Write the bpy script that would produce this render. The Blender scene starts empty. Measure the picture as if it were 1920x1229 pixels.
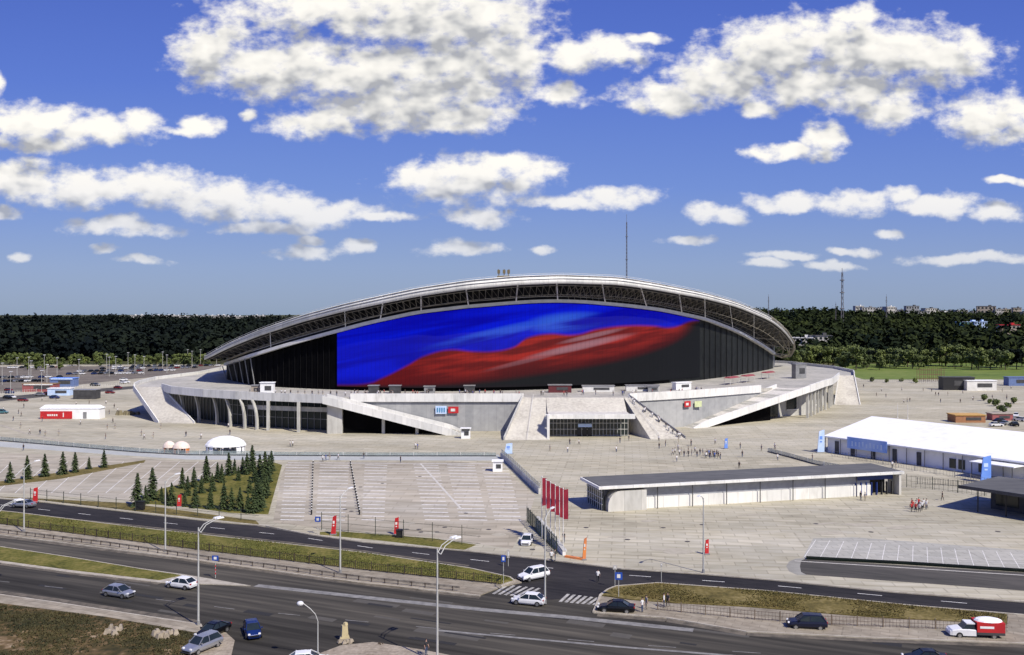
import bpy, math, random
import numpy as np
from mathutils import Vector
from mathutils.geometry import tessellate_polygon
random.seed(7); rng = np.random.default_rng(11)
R = math.radians
S = bpy.context.scene
C = S.collection

# ------------------------------------------------------------------ camera
F, CX, HZ, CH = 1750.0, 960.0, 588.0, 36.5     # focal in photo pixels, centre column, horizon row, eye height
cd = bpy.data.cameras.new('camera'); cam = bpy.data.objects.new('camera', cd); C.objects.link(cam)
cam.location = (0, 0, CH); cam.rotation_euler = (R(90), 0, 0)
cd.sensor_width = 36; cd.lens = 36 * F / 1920; cd.shift_y = -26.5 / 1920
cd.clip_start = 0.5; cd.clip_end = 30000
S.camera = cam

# ------------------------------------------------------------------ light
SUN_EL, SUN_AZ = R(47), R(139)      # azimuth clockwise from +Y
sd = bpy.data.lights.new('sun', 'SUN'); sun = bpy.data.objects.new('sun', sd); C.objects.link(sun)
sd.energy = 4.8; sd.angle = R(0.5); sd.color = (1.0, 0.94, 0.83)
v = Vector((math.sin(SUN_AZ) * math.cos(SUN_EL), math.cos(SUN_AZ) * math.cos(SUN_EL), math.sin(SUN_EL)))
sun.rotation_euler = v.to_track_quat('Z', 'Y').to_euler()
S.view_settings.view_transform = 'Standard'; S.view_settings.look = 'None'
S.view_settings.exposure = 0.12; S.view_settings.gamma = 1.0
S.cycles.max_bounces = 5; S.cycles.diffuse_bounces = 2; S.cycles.glossy_bounces = 2
S.cycles.transmission_bounces = 3; S.cycles.transparent_max_bounces = 8
S.cycles.use_denoising = True

# ------------------------------------------------------------------ world: sky and cumulus clouds, by direction
CLOUDS = [(620,20,210,42),(800,30,200,62),(910,45,110,70),(390,98,62,52),(430,60,40,30),(520,125,150,50),(690,135,180,60),
 (850,130,150,75),(760,192,190,46),(600,232,80,28),(850,215,120,26),(960,110,60,60),(1045,178,55,20),(1080,100,80,30),
 (1150,92,75,28),(1215,72,48,10),(1250,178,90,30),(1350,150,110,50),(1450,100,110,62),(1560,72,110,46),(1650,100,150,62),
 (1750,105,115,54),(1550,165,180,44),(1665,212,55,32),(1608,25,36,20),(1425,205,38,16),(1810,95,62,40),(1865,225,100,44),
 (1440,285,55,15),(1540,258,36,26),(1490,290,70,13),(60,225,110,30),(175,243,105,26),(262,225,36,20),(80,265,100,18),
 (-5,160,26,24),(372,232,46,18),(338,242,46,7),(480,207,22,12),(50,340,110,36),(150,358,120,34),(280,350,100,36),
 (400,365,120,32),(490,388,140,28),(610,402,110,24),(710,410,80,10),(225,430,105,16),(500,428,90,11),(10,400,40,12),
 (880,335,140,42),(960,312,85,26),(800,335,68,30),(898,408,66,20),(1155,368,74,20),(1060,378,95,12),(865,468,68,14),
 (580,470,58,13),(668,465,26,13),(1350,403,60,19),(1478,373,68,19),(1610,378,80,22),(1690,362,38,17),(1760,385,85,18),
 (1872,397,55,19),(1298,455,48,9),(1440,498,44,9),(1560,498,44,9),(1600,470,48,8),(1475,482,60,5),(1820,483,115,11),
 (1668,438,24,6),(200,470,25,6),(270,492,44,7),(45,488,20,6),(1890,335,44,4),(590,445,30,10),(1018,472,22,6)]
W = bpy.data.worlds.new('World'); S.world = W; W.use_nodes = True
nt = W.node_tree; nt.nodes.clear()

def cloud_group(detail):
    g = bpy.data.node_groups.new('cloud_density', 'ShaderNodeTree')
    g.interface.new_socket('P', in_out='INPUT', socket_type='NodeSocketVector')
    g.interface.new_socket('D', in_out='OUTPUT', socket_type='NodeSocketFloat')
    n, l = g.nodes, g.links
    gi, go = n.new('NodeGroupInput'), n.new('NodeGroupOutput')
    w = n.new('ShaderNodeTexNoise'); w.inputs['Scale'].default_value = 16; w.inputs['Detail'].default_value = 5
    l.new(gi.outputs[0], w.inputs['Vector'])
    a = n.new('ShaderNodeVectorMath'); a.operation = 'MULTIPLY_ADD'
    a.inputs[1].default_value = (0.06, 0.03, 0); l.new(w.outputs['Color'], a.inputs[0])
    b = n.new('ShaderNodeVectorMath'); b.operation = 'ADD'; b.inputs[1].default_value = (-0.03, -0.015, 0)
    l.new(gi.outputs[0], b.inputs[0]); l.new(b.outputs[0], a.inputs[2])
    acc = None
    for (px, py, rx, ry) in CLOUDS:
        ry = max(ry, 8) * 1.12; rx = rx * 1.08
        u0, v0 = (px - CX) / F, (HZ - py) / F
        m = n.new('ShaderNodeVectorMath'); m.operation = 'MULTIPLY_ADD'
        m.inputs[1].default_value = (F / rx, F / ry, 0); m.inputs[2].default_value = (-u0 * F / rx, -v0 * F / ry, 0)
        l.new(a.outputs[0], m.inputs[0])
        le = n.new('ShaderNodeVectorMath'); le.operation = 'LENGTH'; l.new(m.outputs[0], le.inputs[0])
        if acc is None: acc = le.outputs['Value']
        else:
            mi = n.new('ShaderNodeMath'); mi.operation = 'SMOOTH_MIN'; mi.inputs[2].default_value = 0.25
            l.new(acc, mi.inputs[0]); l.new(le.outputs['Value'], mi.inputs[1]); acc = mi.outputs[0]
    sc = n.new('ShaderNodeVectorMath'); sc.operation = 'MULTIPLY'; sc.inputs[1].default_value = (1, 1.5, 1); l.new(gi.outputs[0], sc.inputs[0])
    f = n.new('ShaderNodeTexNoise'); f.inputs['Scale'].default_value = 38; f.inputs['Detail'].default_value = detail
    f.inputs['Roughness'].default_value = 0.56; l.new(sc.outputs[0], f.inputs['Vector'])
    k = n.new('ShaderNodeMath'); k.operation = 'MULTIPLY_ADD'; k.inputs[1].default_value = 2.9
    l.new(f.outputs['Fac'], k.inputs[0])
    f2 = n.new('ShaderNodeTexNoise'); f2.inputs['Scale'].default_value = 130; f2.inputs['Detail'].default_value = max(0, detail - 4); f2.inputs['Roughness'].default_value = .6; l.new(sc.outputs[0], f2.inputs['Vector'])
    k2 = n.new('ShaderNodeMath'); k2.operation = 'MULTIPLY_ADD'; k2.inputs[1].default_value = 0.55 if detail > 5 else 0.3; k2.inputs[2].default_value = -0.61 if detail > 5 else -0.49
    l.new(f2.outputs['Fac'], k2.inputs[0]); l.new(k2.outputs[0], k.inputs[2])
    pw = n.new('ShaderNodeMath'); pw.operation = 'POWER'; pw.inputs[1].default_value = 1.7; l.new(acc, pw.inputs[0])
    s = n.new('ShaderNodeMath'); s.operation = 'SUBTRACT'; l.new(k.outputs[0], s.inputs[0]); l.new(pw.outputs[0], s.inputs[1])
    l.new(s.outputs[0], go.inputs[0])
    return g

def build_world():
    n, l = nt.nodes, nt.links
    sky = n.new('ShaderNodeTexSky'); sky.sky_type = 'NISHITA'; sky.sun_disc = False
    sky.sun_elevation = SUN_EL; sky.sun_rotation = SUN_AZ; sky.air_density = 1.0; sky.dust_density = 0.6; sky.ozone_density = 2.0
    tc = n.new('ShaderNodeTexCoord'); sp = n.new('ShaderNodeSeparateXYZ'); l.new(tc.outputs['Generated'], sp.inputs[0])
    def M(op, a, b=None, c=None):
        m = n.new('ShaderNodeMath'); m.operation = op
        for i, x in enumerate((a, b, c)):
            if x is None: continue
            if isinstance(x, (int, float)): m.inputs[i].default_value = x
            else: l.new(x, m.inputs[i])
        return m.outputs[0]
    y = M('MAXIMUM', M('ABSOLUTE', sp.outputs[1]), 0.12)
    u, vv = M('DIVIDE', sp.outputs[0], y), M('DIVIDE', sp.outputs[2], y)
    cb = n.new('ShaderNodeCombineXYZ'); l.new(u, cb.inputs[0]); l.new(vv, cb.inputs[1])
    g, g2 = cloud_group(11), cloud_group(1.6)
    d1 = n.new('ShaderNodeGroup'); d1.node_tree = g; l.new(cb.outputs[0], d1.inputs[0])
    off = n.new('ShaderNodeVectorMath'); off.operation = 'ADD'; off.inputs[1].default_value = (0.008, 0.026, 0); l.new(cb.outputs[0], off.inputs[0])
    d2 = n.new('ShaderNodeGroup'); d2.node_tree = g2; l.new(off.outputs[0], d2.inputs[0])
    mr = n.new('ShaderNodeMapRange'); mr.interpolation_type = 'SMOOTHSTEP'
    mr.inputs['From Min'].default_value = -0.3; mr.inputs['From Max'].default_value = 0.95
    l.new(d1.outputs[0], mr.inputs['Value'])
    above = n.new('ShaderNodeMapRange'); above.inputs['From Min'].default_value = 0.01; above.inputs['From Max'].default_value = 0.05
    l.new(vv, above.inputs['Value'])
    thin = n.new('ShaderNodeMapRange'); thin.inputs['From Min'].default_value = 0.04; thin.inputs['From Max'].default_value = 0.16; thin.inputs['To Min'].default_value = 0.55
    l.new(vv, thin.inputs['Value']); alpha = M('MULTIPLY', M('MULTIPLY', mr.outputs[0], above.outputs[0]), thin.outputs[0])
    # lit rims where there is less cloud toward the sun, grey bases under thick cloud
    lit = n.new('ShaderNodeMapRange'); lit.inputs['From Min'].default_value = -0.45; lit.inputs['From Max'].default_value = 1.35
    l.new(M('ADD', M('MULTIPLY', d2.outputs[0], 0.95), M('MULTIPLY', M('SUBTRACT', d2.outputs[0], d1.outputs[0]), 0.25)), lit.inputs['Value'])
    cr = n.new('ShaderNodeValToRGB'); e = cr.color_ramp.elements
    e[0].position = 0.0; e[0].color = (0.95, 0.92, 0.86, 1); e[1].position = 1.0; e[1].color = (0.40, 0.41, 0.44, 1)
    x = e.new(0.42); x.color = (0.83, 0.81, 0.77, 1)
    x = e.new(0.75); x.color = (0.60, 0.60, 0.60, 1)
    l.new(lit.outputs[0], cr.inputs[0])
    hs = n.new('ShaderNodeVectorMath'); hs.operation = 'MULTIPLY'; hs.inputs[1].default_value = (0.08, 0.08, 0.08); l.new(sky.outputs[0], hs.inputs[0])
    gr = n.new('ShaderNodeValToRGB'); e = gr.color_ramp.elements      # deep polarised blue overhead, grey blue air at the horizon
    e[0].position = 0.0; e[0].color = (.24, .33, .50, 1); e[1].position = 1.0; e[1].color = (.05, .10, .50, 1)
    for p_, c_ in ((.12, (.225, .32, .58, 1)), (.32, (.14, .24, .65, 1)), (.6, (.085, .165, .62, 1))): x = e.new(p_); x.color = c_
    l.new(M('MULTIPLY', vv, 2.4), gr.inputs[0])
    st = n.new('ShaderNodeMix'); st.data_type = 'RGBA'; st.inputs['Factor'].default_value = .82; l.new(hs.outputs[0], st.inputs[6]); l.new(gr.outputs[0], st.inputs[7])
    mx = n.new('ShaderNodeMix'); mx.data_type = 'RGBA'; l.new(alpha, mx.inputs['Factor'])
    l.new(st.outputs[2], mx.inputs[6]); l.new(cr.outputs[0], mx.inputs[7])
    bg = n.new('ShaderNodeBackground'); bg.inputs['Strength'].default_value = 1.0
    l.new(mx.outputs[2], bg.inputs['Color'])
    o = n.new('ShaderNodeOutputWorld'); l.new(bg.outputs[0], o.inputs[0])
    W.cycles.sampling_method = 'MANUAL'; W.cycles.sample_map_resolution = 256
build_world()

# ------------------------------------------------------------------ materials
MATS = {}
def mat(name, col, rough=0.8, col2=None, scale=1.0, metal=0.0, amount=1.0, emit=None, bump=0.0, alpha=1.0, spec=None, detail=5):
    if name in MATS: return MATS[name]
    m = bpy.data.materials.new(name); m.use_nodes = True
    n, l = m.node_tree.nodes, m.node_tree.links
    b = n['Principled BSDF']; b.inputs['Roughness'].default_value = rough; b.inputs['Metallic'].default_value = metal
    if spec is not None: b.inputs['Specular IOR Level'].default_value = spec
    b.inputs['Alpha'].default_value = alpha
    if col2 is None: col2 = tuple(c * 0.82 for c in col)
    g = n.new('ShaderNodeNewGeometry')
    t = n.new('ShaderNodeTexNoise'); t.inputs['Scale'].default_value = scale; t.inputs['Detail'].default_value = detail; t.inputs['Roughness'].default_value = 0.6
    l.new(g.outputs['Position'], t.inputs['Vector'])
    mr = n.new('ShaderNodeMapRange'); mr.inputs['From Min'].default_value = 0.35; mr.inputs['From Max'].default_value = 0.65
    mr.inputs['To Max'].default_value = amount
    l.new(t.outputs['Fac'], mr.inputs['Value'])
    mx = n.new('ShaderNodeMix'); mx.data_type = 'RGBA'; mx.inputs[6].default_value = (*col, 1); mx.inputs[7].default_value = (*col2, 1)
    l.new(mr.outputs[0], mx.inputs['Factor']); l.new(mx.outputs[2], b.inputs['Base Color'])
    if emit: b.inputs['Emission Color'].default_value = (*emit[:3], 1); b.inputs['Emission Strength'].default_value = emit[3]
    if bump:
        bp = n.new('ShaderNodeBump'); bp.inputs['Strength'].default_value = bump; bp.inputs['Distance'].default_value = 0.1
        l.new(t.outputs['Fac'], bp.inputs['Height']); l.new(bp.outputs[0], b.inputs['Normal'])
    MATS[name] = m; return m

def layered(name, stops, s1, s2, stretch=(1, 1, 1), rough=0.9, brick=None, rot=0.0, bump=0.0):
    """ground-like material: two octaves of noise through a colour ramp, optional joints between slabs"""
    m = bpy.data.materials.new(name); m.use_nodes = True; n, l = m.node_tree.nodes, m.node_tree.links
    b = n['Principled BSDF']; b.inputs['Roughness'].default_value = rough; b.inputs['Specular IOR Level'].default_value = 0.2
    g = n.new('ShaderNodeNewGeometry'); mp = n.new('ShaderNodeMapping'); mp.inputs['Rotation'].default_value = (0, 0, rot)
    l.new(g.outputs['Position'], mp.inputs['Vector'])
    mp2 = n.new('ShaderNodeMapping'); mp2.inputs['Scale'].default_value = stretch; l.new(mp.outputs[0], mp2.inputs['Vector'])
    a = n.new('ShaderNodeTexNoise'); a.inputs['Scale'].default_value = s1; a.inputs['Detail'].default_value = 6; l.new(mp2.outputs[0], a.inputs['Vector'])
    c = n.new('ShaderNodeTexNoise'); c.inputs['Scale'].default_value = s2; c.inputs['Detail'].default_value = 4; l.new(mp2.outputs[0], c.inputs['Vector'])
    ad = n.new('ShaderNodeMath'); ad.operation = 'ADD'; l.new(a.outputs[0], ad.inputs[0]); l.new(c.outputs[0], ad.inputs[1])
    r = n.new('ShaderNodeMapRange'); r.inputs['From Min'].default_value = 0.68; r.inputs['From Max'].default_value = 1.32; l.new(ad.outputs[0], r.inputs['Value'])
    cr = n.new('ShaderNodeValToRGB'); els = cr.color_ramp.elements
    while len(els) < len(stops): els.new(0.5)
    for i, (p, col) in enumerate(stops): els[i].position = p; els[i].color = (*col, 1)
    l.new(r.outputs[0], cr.inputs[0]); out = cr.outputs[0]
    if brick:
        bw, bh, jw, dark = brick
        for (w_, h_, j_, d_) in ((bw, bh, jw, dark), (bw * 7, bh * 5, jw * 2.2, 0.5 + dark / 2)):
            t = n.new('ShaderNodeTexBrick'); t.inputs['Scale'].default_value = 1; t.inputs['Brick Width'].default_value = w_; t.inputs['Row Height'].default_value = h_
            t.inputs['Mortar Size'].default_value = j_; t.inputs['Mortar Smooth'].default_value = 0.3
            t.inputs['Color1'].default_value = (1, 1, 1, 1); t.inputs['Color2'].default_value = (0.84, 0.85, 0.86, 1); t.inputs['Mortar'].default_value = (d_, d_, d_, 1)
            l.new(mp.outputs[0], t.inputs['Vector'])
            x = n.new('ShaderNodeMix'); x.data_type = 'RGBA'; x.blend_type = 'MULTIPLY'; x.inputs['Factor'].default_value = 1
            l.new(out, x.inputs[6]); l.new(t.outputs[0], x.inputs[7]); out = x.outputs[2]
    l.new(out, b.inputs['Base Color'])
    if bump:
        bp = n.new('ShaderNodeBump'); bp.inputs['Strength'].default_value = bump; bp.inputs['Distance'].default_value = 0.3
        l.new(c.outputs[0], bp.inputs['Height']); l.new(bp.outputs[0], b.inputs['Normal'])
    MATS[name] = m; return m

ROADANG = math.atan2(-34, 80)
m_pave = layered('plaza_paving', [(0, (.33, .295, .21)), (.4, (.475, .43, .315)), (.7, (.535, .49, .375)), (1, (.60, .555, .44))], .03, .45, (.4, 1.7, 1), brick=(4.0, 2.0, .11, .72), rot=0.12)
m_lot = layered('parking_paving', [(0, (.31, .27, .20)), (.5, (.47, .415, .32)), (1, (.57, .52, .425))], .02, .25, (.4, 1.8, 1), brick=(5.0, 2.4, .16, .8), rot=0.03)
m_ring = layered('ring_road_paving', [(0, (.36, .37, .35)), (1, (.46, .47, .45))], .1, 1, (1, 1, 1))
m_asph = layered('asphalt', [(0, (.020, .018, .014)), (.45, (.046, .042, .034)), (.8, (.085, .076, .06)), (1, (.13, .115, .09))], .05, .7, (.06, 1.3, 1), rot=-ROADANG)
m_asph2 = layered('new_asphalt', [(0, (.016, .015, .016)), (1, (.045, .041, .04))], .1, 1.3, (.2, 1.5, 1), rot=-ROADANG)
m_walk = layered('pavement_slabs', [(0, (.24, .20, .145)), (1, (.44, .385, .295))], .15, 1.2, (.5, 1, 1), rot=-ROADANG, brick=(2, 1, .05, .7))
m_kerb = mat('kerb_concrete', (.46, .42, .34), .9, (.32, .28, .22), .8)
m_grass = layered('lawn', [(0, (.05, .055, .010)), (.45, (.12, .115, .022)), (1, (.22, .18, .055))], .25, 1.6, (1, 1, 1), bump=.5)
m_grassb = layered('dry_lawn', [(0, (.075, .062, .018)), (.5, (.145, .115, .035)), (1, (.24, .19, .08))], .22, 1.6, (1, 1, 1), bump=.5)
m_dirt = layered('scrub_ground', [(0, (.022, .022, .008)), (.4, (.055, .045, .016)), (.68, (.115, .078, .032)), (.85, (.2, .14, .075)), (1, (.34, .26, .17))], .12, .9, (1, 1, 1), bump=.8)
m_sand = layered('sandy_ground', [(0, (.2, .165, .12)), (1, (.42, .36, .28))], .3, 2, (1, 1, 1), bump=.4)
m_land = layered('far_land', [(0, (.03, .04, .014)), (.6, (.06, .065, .022)), (1, (.13, .115, .05))], .008, .05)
m_mead = layered('meadow', [(0, (.07, .11, .022)), (.5, (.13, .18, .035)), (1, (.21, .23, .07))], .02, .2, (1, 3, 1))
m_conc = layered('pale_concrete', [(0, (.42, .405, .37)), (.5, (.56, .545, .50)), (1, (.66, .645, .6))], .12, .9, (1, 1, .35), rough=.75, brick=(3.2, 60, .07, .7))
m_white = layered('white_panel', [(0, (.66, .645, .60)), (.4, (.80, .785, .74)), (1, (.88, .865, .82))], .15, 1.1, (1, 1, .3), rough=.5, brick=(3.0, 80, .06, .75))
m_greywall = layered('grey_panel_wall', [(0, (.34, .34, .34)), (1, (.47, .47, .46))], .05, .6, (1, 1, 1), rough=.5, brick=(2.4, 80, .05, .75))
m_step = layered('stair_stone', [(0, (.48, .45, .4)), (.5, (.6, .57, .51)), (1, (.7, .67, .6))], .15, 1.2, (1, 1, 1), rough=.8)
m_deck = layered('deck_paving', [(0, (.4, .38, .33)), (1, (.56, .53, .47))], .1, .8, brick=(2, 2, .06, .75))
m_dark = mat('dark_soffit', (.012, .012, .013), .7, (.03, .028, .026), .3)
m_blackglass = mat('black_glass', (.002, .002, .0025), .5, (.004, .004, .0045), .2, spec=.03)
m_steel = mat('truss_steel', (.27, .24, .18), .6, (.15, .135, .10), .5)
m_wsteel = mat('white_steel', (.72, .71, .68), .5, (.6, .59, .56), .5)
m_grey = mat('grey_metal', (.3, .3, .3), .5, (.22, .22, .22), .4, metal=.2)
m_dgrey = mat('dark_grey_metal', (.07, .07, .072), .6, (.04, .04, .042), .5)
m_roofg = layered('grey_roof_membrane', [(0, (.085, .085, .087)), (1, (.15, .15, .148))], .06, .8, (.3, 1, 1))
m_black = mat('black_paint', (.015, .015, .016), .5)
m_glass = mat('dark_window_glass', (.012, .016, .018), .15, (.02, .03, .03), .3, spec=.5)
m_gglass = mat('green_glass', (.01, .018, .017), .3, (.025, .035, .032), .4, spec=.3)
m_rail = mat('rail_glass', (.35, .42, .42), .25, (.25, .3, .3), .6, alpha=.45)
m_tent = layered('white_canvas', [(0, (.76, .76, .75)), (.3, (.84, .84, .83)), (1, (.88, .88, .87))], .08, .5, rough=.6)
m_orange = mat('orange_canvas', (.75, .24, .05), .7, (.6, .2, .08), .5)
m_red = mat('red_banner', (.55, .018, .02), .6, (.42, .015, .02), .6)
m_crim = mat('crimson_cloth', (.30, .012, .03), .7, (.22, .01, .03), .6)
m_blue = mat('blue_banner', (.12, .26, .72), .6, (.16, .32, .78), .5)
m_lblue = mat('pale_blue_panel', (.45, .6, .85), .5, (.6, .72, .9), .5)
m_tyre = mat('tyre_rubber', (.012, .012, .012), .9)
m_rim = mat('alloy_rim', (.5, .5, .5), .3, metal=.8)
m_light = mat('clear_lamp_glass', (.8, .8, .8), .15)
m_tail = mat('red_lamp_glass', (.4, .01, .01), .2)
m_skin = mat('skin', (.5, .3, .22), .6)
m_hair = mat('dark_hair', (.03, .02, .015), .8)
m_paint = mat('white_road_paint', (.82, .80, .75), .8, (.56, .54, .5), 1.2)
m_wpaint = mat('worn_road_paint', (.26, .25, .23), .85, (.15, .145, .135), .9)
m_bark = mat('bark', (.09, .065, .045), .9, (.05, .035, .025), 3)
m_spruce = mat('spruce_needles', (.065, .09, .026), .85, (.022, .042, .012), .5)
m_leaf = mat('leaves', (.12, .15, .03), .75, (.045, .068, .018), .12, detail=3)
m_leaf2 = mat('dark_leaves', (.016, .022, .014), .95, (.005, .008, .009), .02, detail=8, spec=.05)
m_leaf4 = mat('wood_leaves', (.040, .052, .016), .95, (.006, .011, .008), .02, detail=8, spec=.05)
m_leaf3 = mat('light_leaves', (.13, .16, .03), .75, (.06, .085, .02), .15, detail=3)
m_yell = mat('amber_panel', (.6, .36, .1), .6)

# ------------------------------------------------------------------ helpers
def G(px, py, z=0.0):
    d = (CH - z) * F / (py - HZ); return Vector(((px - CX) * d / F, d, z))
def AT(px, py, d):
    return Vector(((px - CX) * d / F, d, CH - (py - HZ) * d / F))
def interp(x, tab):
    xs = [t[0] for t in tab]; ys = [t[1] for t in tab]; return float(np.interp(x, xs, ys))

class MB:
    def __init__(s): s.v = []; s.f = []; s.m = []; s.mi = 0
    def face(s, pts):
        i = len(s.v); s.v += [tuple(p) for p in pts]; s.f.append(tuple(range(i, i + len(pts)))); s.m.append(s.mi); return s
    def box(s, c, d, rz=0.0, top=None):
        """c = centre of base, d = size; top = (sx, sy) taper of the top"""
        tx, ty = top or (1, 1); ca, sa = math.cos(rz), math.sin(rz); i = len(s.v)
        for z, kx, ky in ((0, 1, 1), (d[2], tx, ty)):
            for sx, sy in ((-1, -1), (1, -1), (1, 1), (-1, 1)):
                x, y = sx * d[0] / 2 * kx, sy * d[1] / 2 * ky
                s.v.append((c[0] + x * ca - y * sa, c[1] + x * sa + y * ca, c[2] + z))
        for q in ((3, 2, 1, 0), (4, 5, 6, 7), (0, 1, 5, 4), (1, 2, 6, 5), (2, 3, 7, 6), (3, 0, 4, 7)):
            s.f.append(tuple(i + k for k in q)); s.m.append(s.mi)
        return s
    def tube(s, p0, p1, r0, r1=None, n=6, cap=True):
        r1 = r0 if r1 is None else r1; p0, p1 = Vector(p0), Vector(p1); a = (p1 - p0)
        if a.length < 1e-6: return s
        a.normalize(); u = a.orthogonal().normalized(); w = a.cross(u); i = len(s.v)
        for p, r in ((p0, r0), (p1, r1)):
            for k in range(n):
                t = 2 * math.pi * k / n; q = p + (u * math.cos(t) + w * math.sin(t)) * r; s.v.append(tuple(q))
        for k in range(n):
            s.f.append((i + k, i + (k + 1) % n, i + n + (k + 1) % n, i + n + k)); s.m.append(s.mi)
        if cap:
            s.f.append(tuple(i + k for k in reversed(range(n)))); s.m.append(s.mi)
            s.f.append(tuple(i + n + k for k in range(n))); s.m.append(s.mi)
        return s
    def path(s, pts, r, n=6):
        for a, b in zip(pts, pts[1:]): s.tube(a, b, r, n=n)
        return s
    def prism(s, poly, z0, z1):
        """horizontal polygon (x, y) extruded from z0 to z1"""
        pts = [Vector((p[0], p[1], 0)) for p in poly]; n = len(pts)
        ar = sum(pts[k].x * pts[(k + 1) % n].y - pts[(k + 1) % n].x * pts[k].y for k in range(n))
        if ar < 0: pts.reverse()
        tr = tessellate_polygon([pts]); i = len(s.v)
        s.v += [(p.x, p.y, z1) for p in pts] + [(p.x, p.y, z0) for p in pts]
        for a, b, c in tr:
            nz = (pts[b] - pts[a]).cross(pts[c] - pts[a]).z
            if nz < 0: b, c = c, b
            s.f.append((i + a, i + b, i + c)); s.m.append(s.mi)
            s.f.append((i + n + a, i + n + c, i + n + b)); s.m.append(s.mi)
        for k in range(n):
            j = (k + 1) % n; s.f.append((i + k, i + n + k, i + n + j, i + j)); s.m.append(s.mi)
        return s
    def wall(s, pts, t=0.3):
        """pts: list of (x, y, z0, z1); a standing wall of thickness t following the line"""
        n = len(pts); nr = []
        for k in range(n):
            a = pts[max(k - 1, 0)]; b = pts[min(k + 1, n - 1)]; d = Vector((b[0] - a[0], b[1] - a[1])); d.normalize() if d.length else None
            nr.append((-d.y, d.x))
        i = len(s.v)
        for (x, y, z0, z1), (nx, ny) in zip(pts, nr):
            h = t / 2
            s.v += [(x - nx * h, y - ny * h, z0), (x + nx * h, y + ny * h, z0), (x + nx * h, y + ny * h, z1), (x - nx * h, y - ny * h, z1)]
        for k in range(n - 1):
            for q in range(4):
                a, b = i + 4 * k + q, i + 4 * k + (q + 1) % 4
                s.f.append((a, a + 4, b + 4, b)); s.m.append(s.mi)
        s.f.append((i, i + 1, i + 2, i + 3)); s.m.append(s.mi)
        j = i + 4 * (n - 1); s.f.append((j + 3, j + 2, j + 1, j)); s.m.append(s.mi)
        return s
    def ellipsoid(s, c, r, nu=10, nv=6, z0=-1.0):
        i = len(s.v)
        for a in range(nv + 1):
            ph = math.asin(z0) + (math.pi / 2 - math.asin(z0)) * a / nv
            for b in range(nu):
                t = 2 * math.pi * b / nu
                s.v.append((c[0] + r[0] * math.cos(ph) * math.cos(t), c[1] + r[1] * math.cos(ph) * math.sin(t), c[2] + r[2] * math.sin(ph)))
        for a in range(nv):
            for b in range(nu):
                s.f.append((i + a * nu + b, i + a * nu + (b + 1) % nu, i + (a + 1) * nu + (b + 1) % nu, i + (a + 1) * nu + b)); s.m.append(s.mi)
        return s
    def build(s, name, mats, parent=None, world=False, smooth=False):
        me = bpy.data.meshes.new(name)
        vs = s.v
        if world and parent is not None:
            L = parent.location; vs = [(a - L.x, b - L.y, c - L.z) for a, b, c in vs]
        me.from_pydata(vs, [], s.f)
        for m in (mats if isinstance(mats, (list, tuple)) else [mats]): me.materials.append(m)
        me.polygons.foreach_set('material_index', s.m)
        if smooth: me.polygons.foreach_set('use_smooth', [True] * len(me.polygons))
        me.update()
        o = bpy.data.objects.new(name, me); C.objects.link(o)
        if parent is not None: o.parent = parent
        return o

def tag(o, label=None, cat=None, group=None, kind=None):
    if label: o['label'] = label
    if cat: o['category'] = cat
    if group: o['group'] = group
    if kind: o['kind'] = kind
    return o
def thing(name, label, cat, loc=(0, 0, 0), rz=0.0, group=None):
    o = bpy.data.objects.new(name, None); C.objects.link(o); o.location = loc; o.rotation_euler = (0, 0, rz); o.empty_display_size = .5
    return tag(o, label, cat, group)
def kids(o): return [c for c in C.objects if c.parent == o]
KID = {}
def dup(root, loc, rz=0.0, label=None, scale=None, group=None):
    """copy of a thing with copies of its parts and sub-parts"""
    if root.name not in KID: KID[root.name] = [(c, kids(c)) for c in kids(root)]
    r = root.copy(); C.objects.link(r); r.location = loc; r.rotation_euler = (0, 0, rz)
    if scale: r.scale = (scale,) * 3 if isinstance(scale, (int, float)) else scale
    if label: r['label'] = label
    if group: r['group'] = group
    for c, gs in KID[root.name]:
        k = c.copy(); C.objects.link(k); k.parent = r
        for g in gs: q = g.copy(); C.objects.link(q); q.parent = k
    return r
class Proto:
    """first placement moves the original, later ones copy it"""
    def __init__(s, maker): s.maker = maker; s.root = None
    def put(s, loc, rz=0.0, label=None, scale=None, group=None):
        if s.root is None:
            s.root = s.maker(); o = s.root; s.first = True
            KID[o.name] = [(c, kids(c)) for c in kids(o)]
            o.location = loc; o.rotation_euler = (0, 0, rz)
            if scale: o.scale = (scale,) * 3 if isinstance(scale, (int, float)) else scale
            if label: o['label'] = label
            if group: o['group'] = group
            return o
        o = dup(s.root, loc, rz, label, scale, group)
        if not scale: o.scale = (1, 1, 1)
        return o
def gpoly(pix, z=0.0): return [tuple(G(x, y, z))[:2] for x, y in pix]
def sheet(name, pix, z, m, kind='structure', base=-0.3, label=None, cat=None):
    b = MB(); b.prism(gpoly(pix, 0), base, z); o = b.build(name, m)
    return tag(o, label, cat, kind=kind)
def along(pts, step, start=0.0):
    """points every step metres on a polyline of (x, y)"""
    out = []; d = start; pts = [Vector((p[0], p[1])) for p in pts]; acc = 0
    for a, b in zip(pts, pts[1:]):
        L = (b - a).length
        while d <= acc + L:
            p = a + (b - a) * ((d - acc) / L); out.append((p.x, p.y, math.atan2(b.y - a.y, b.x - a.x))); d += step
        acc += L
    return out

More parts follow.
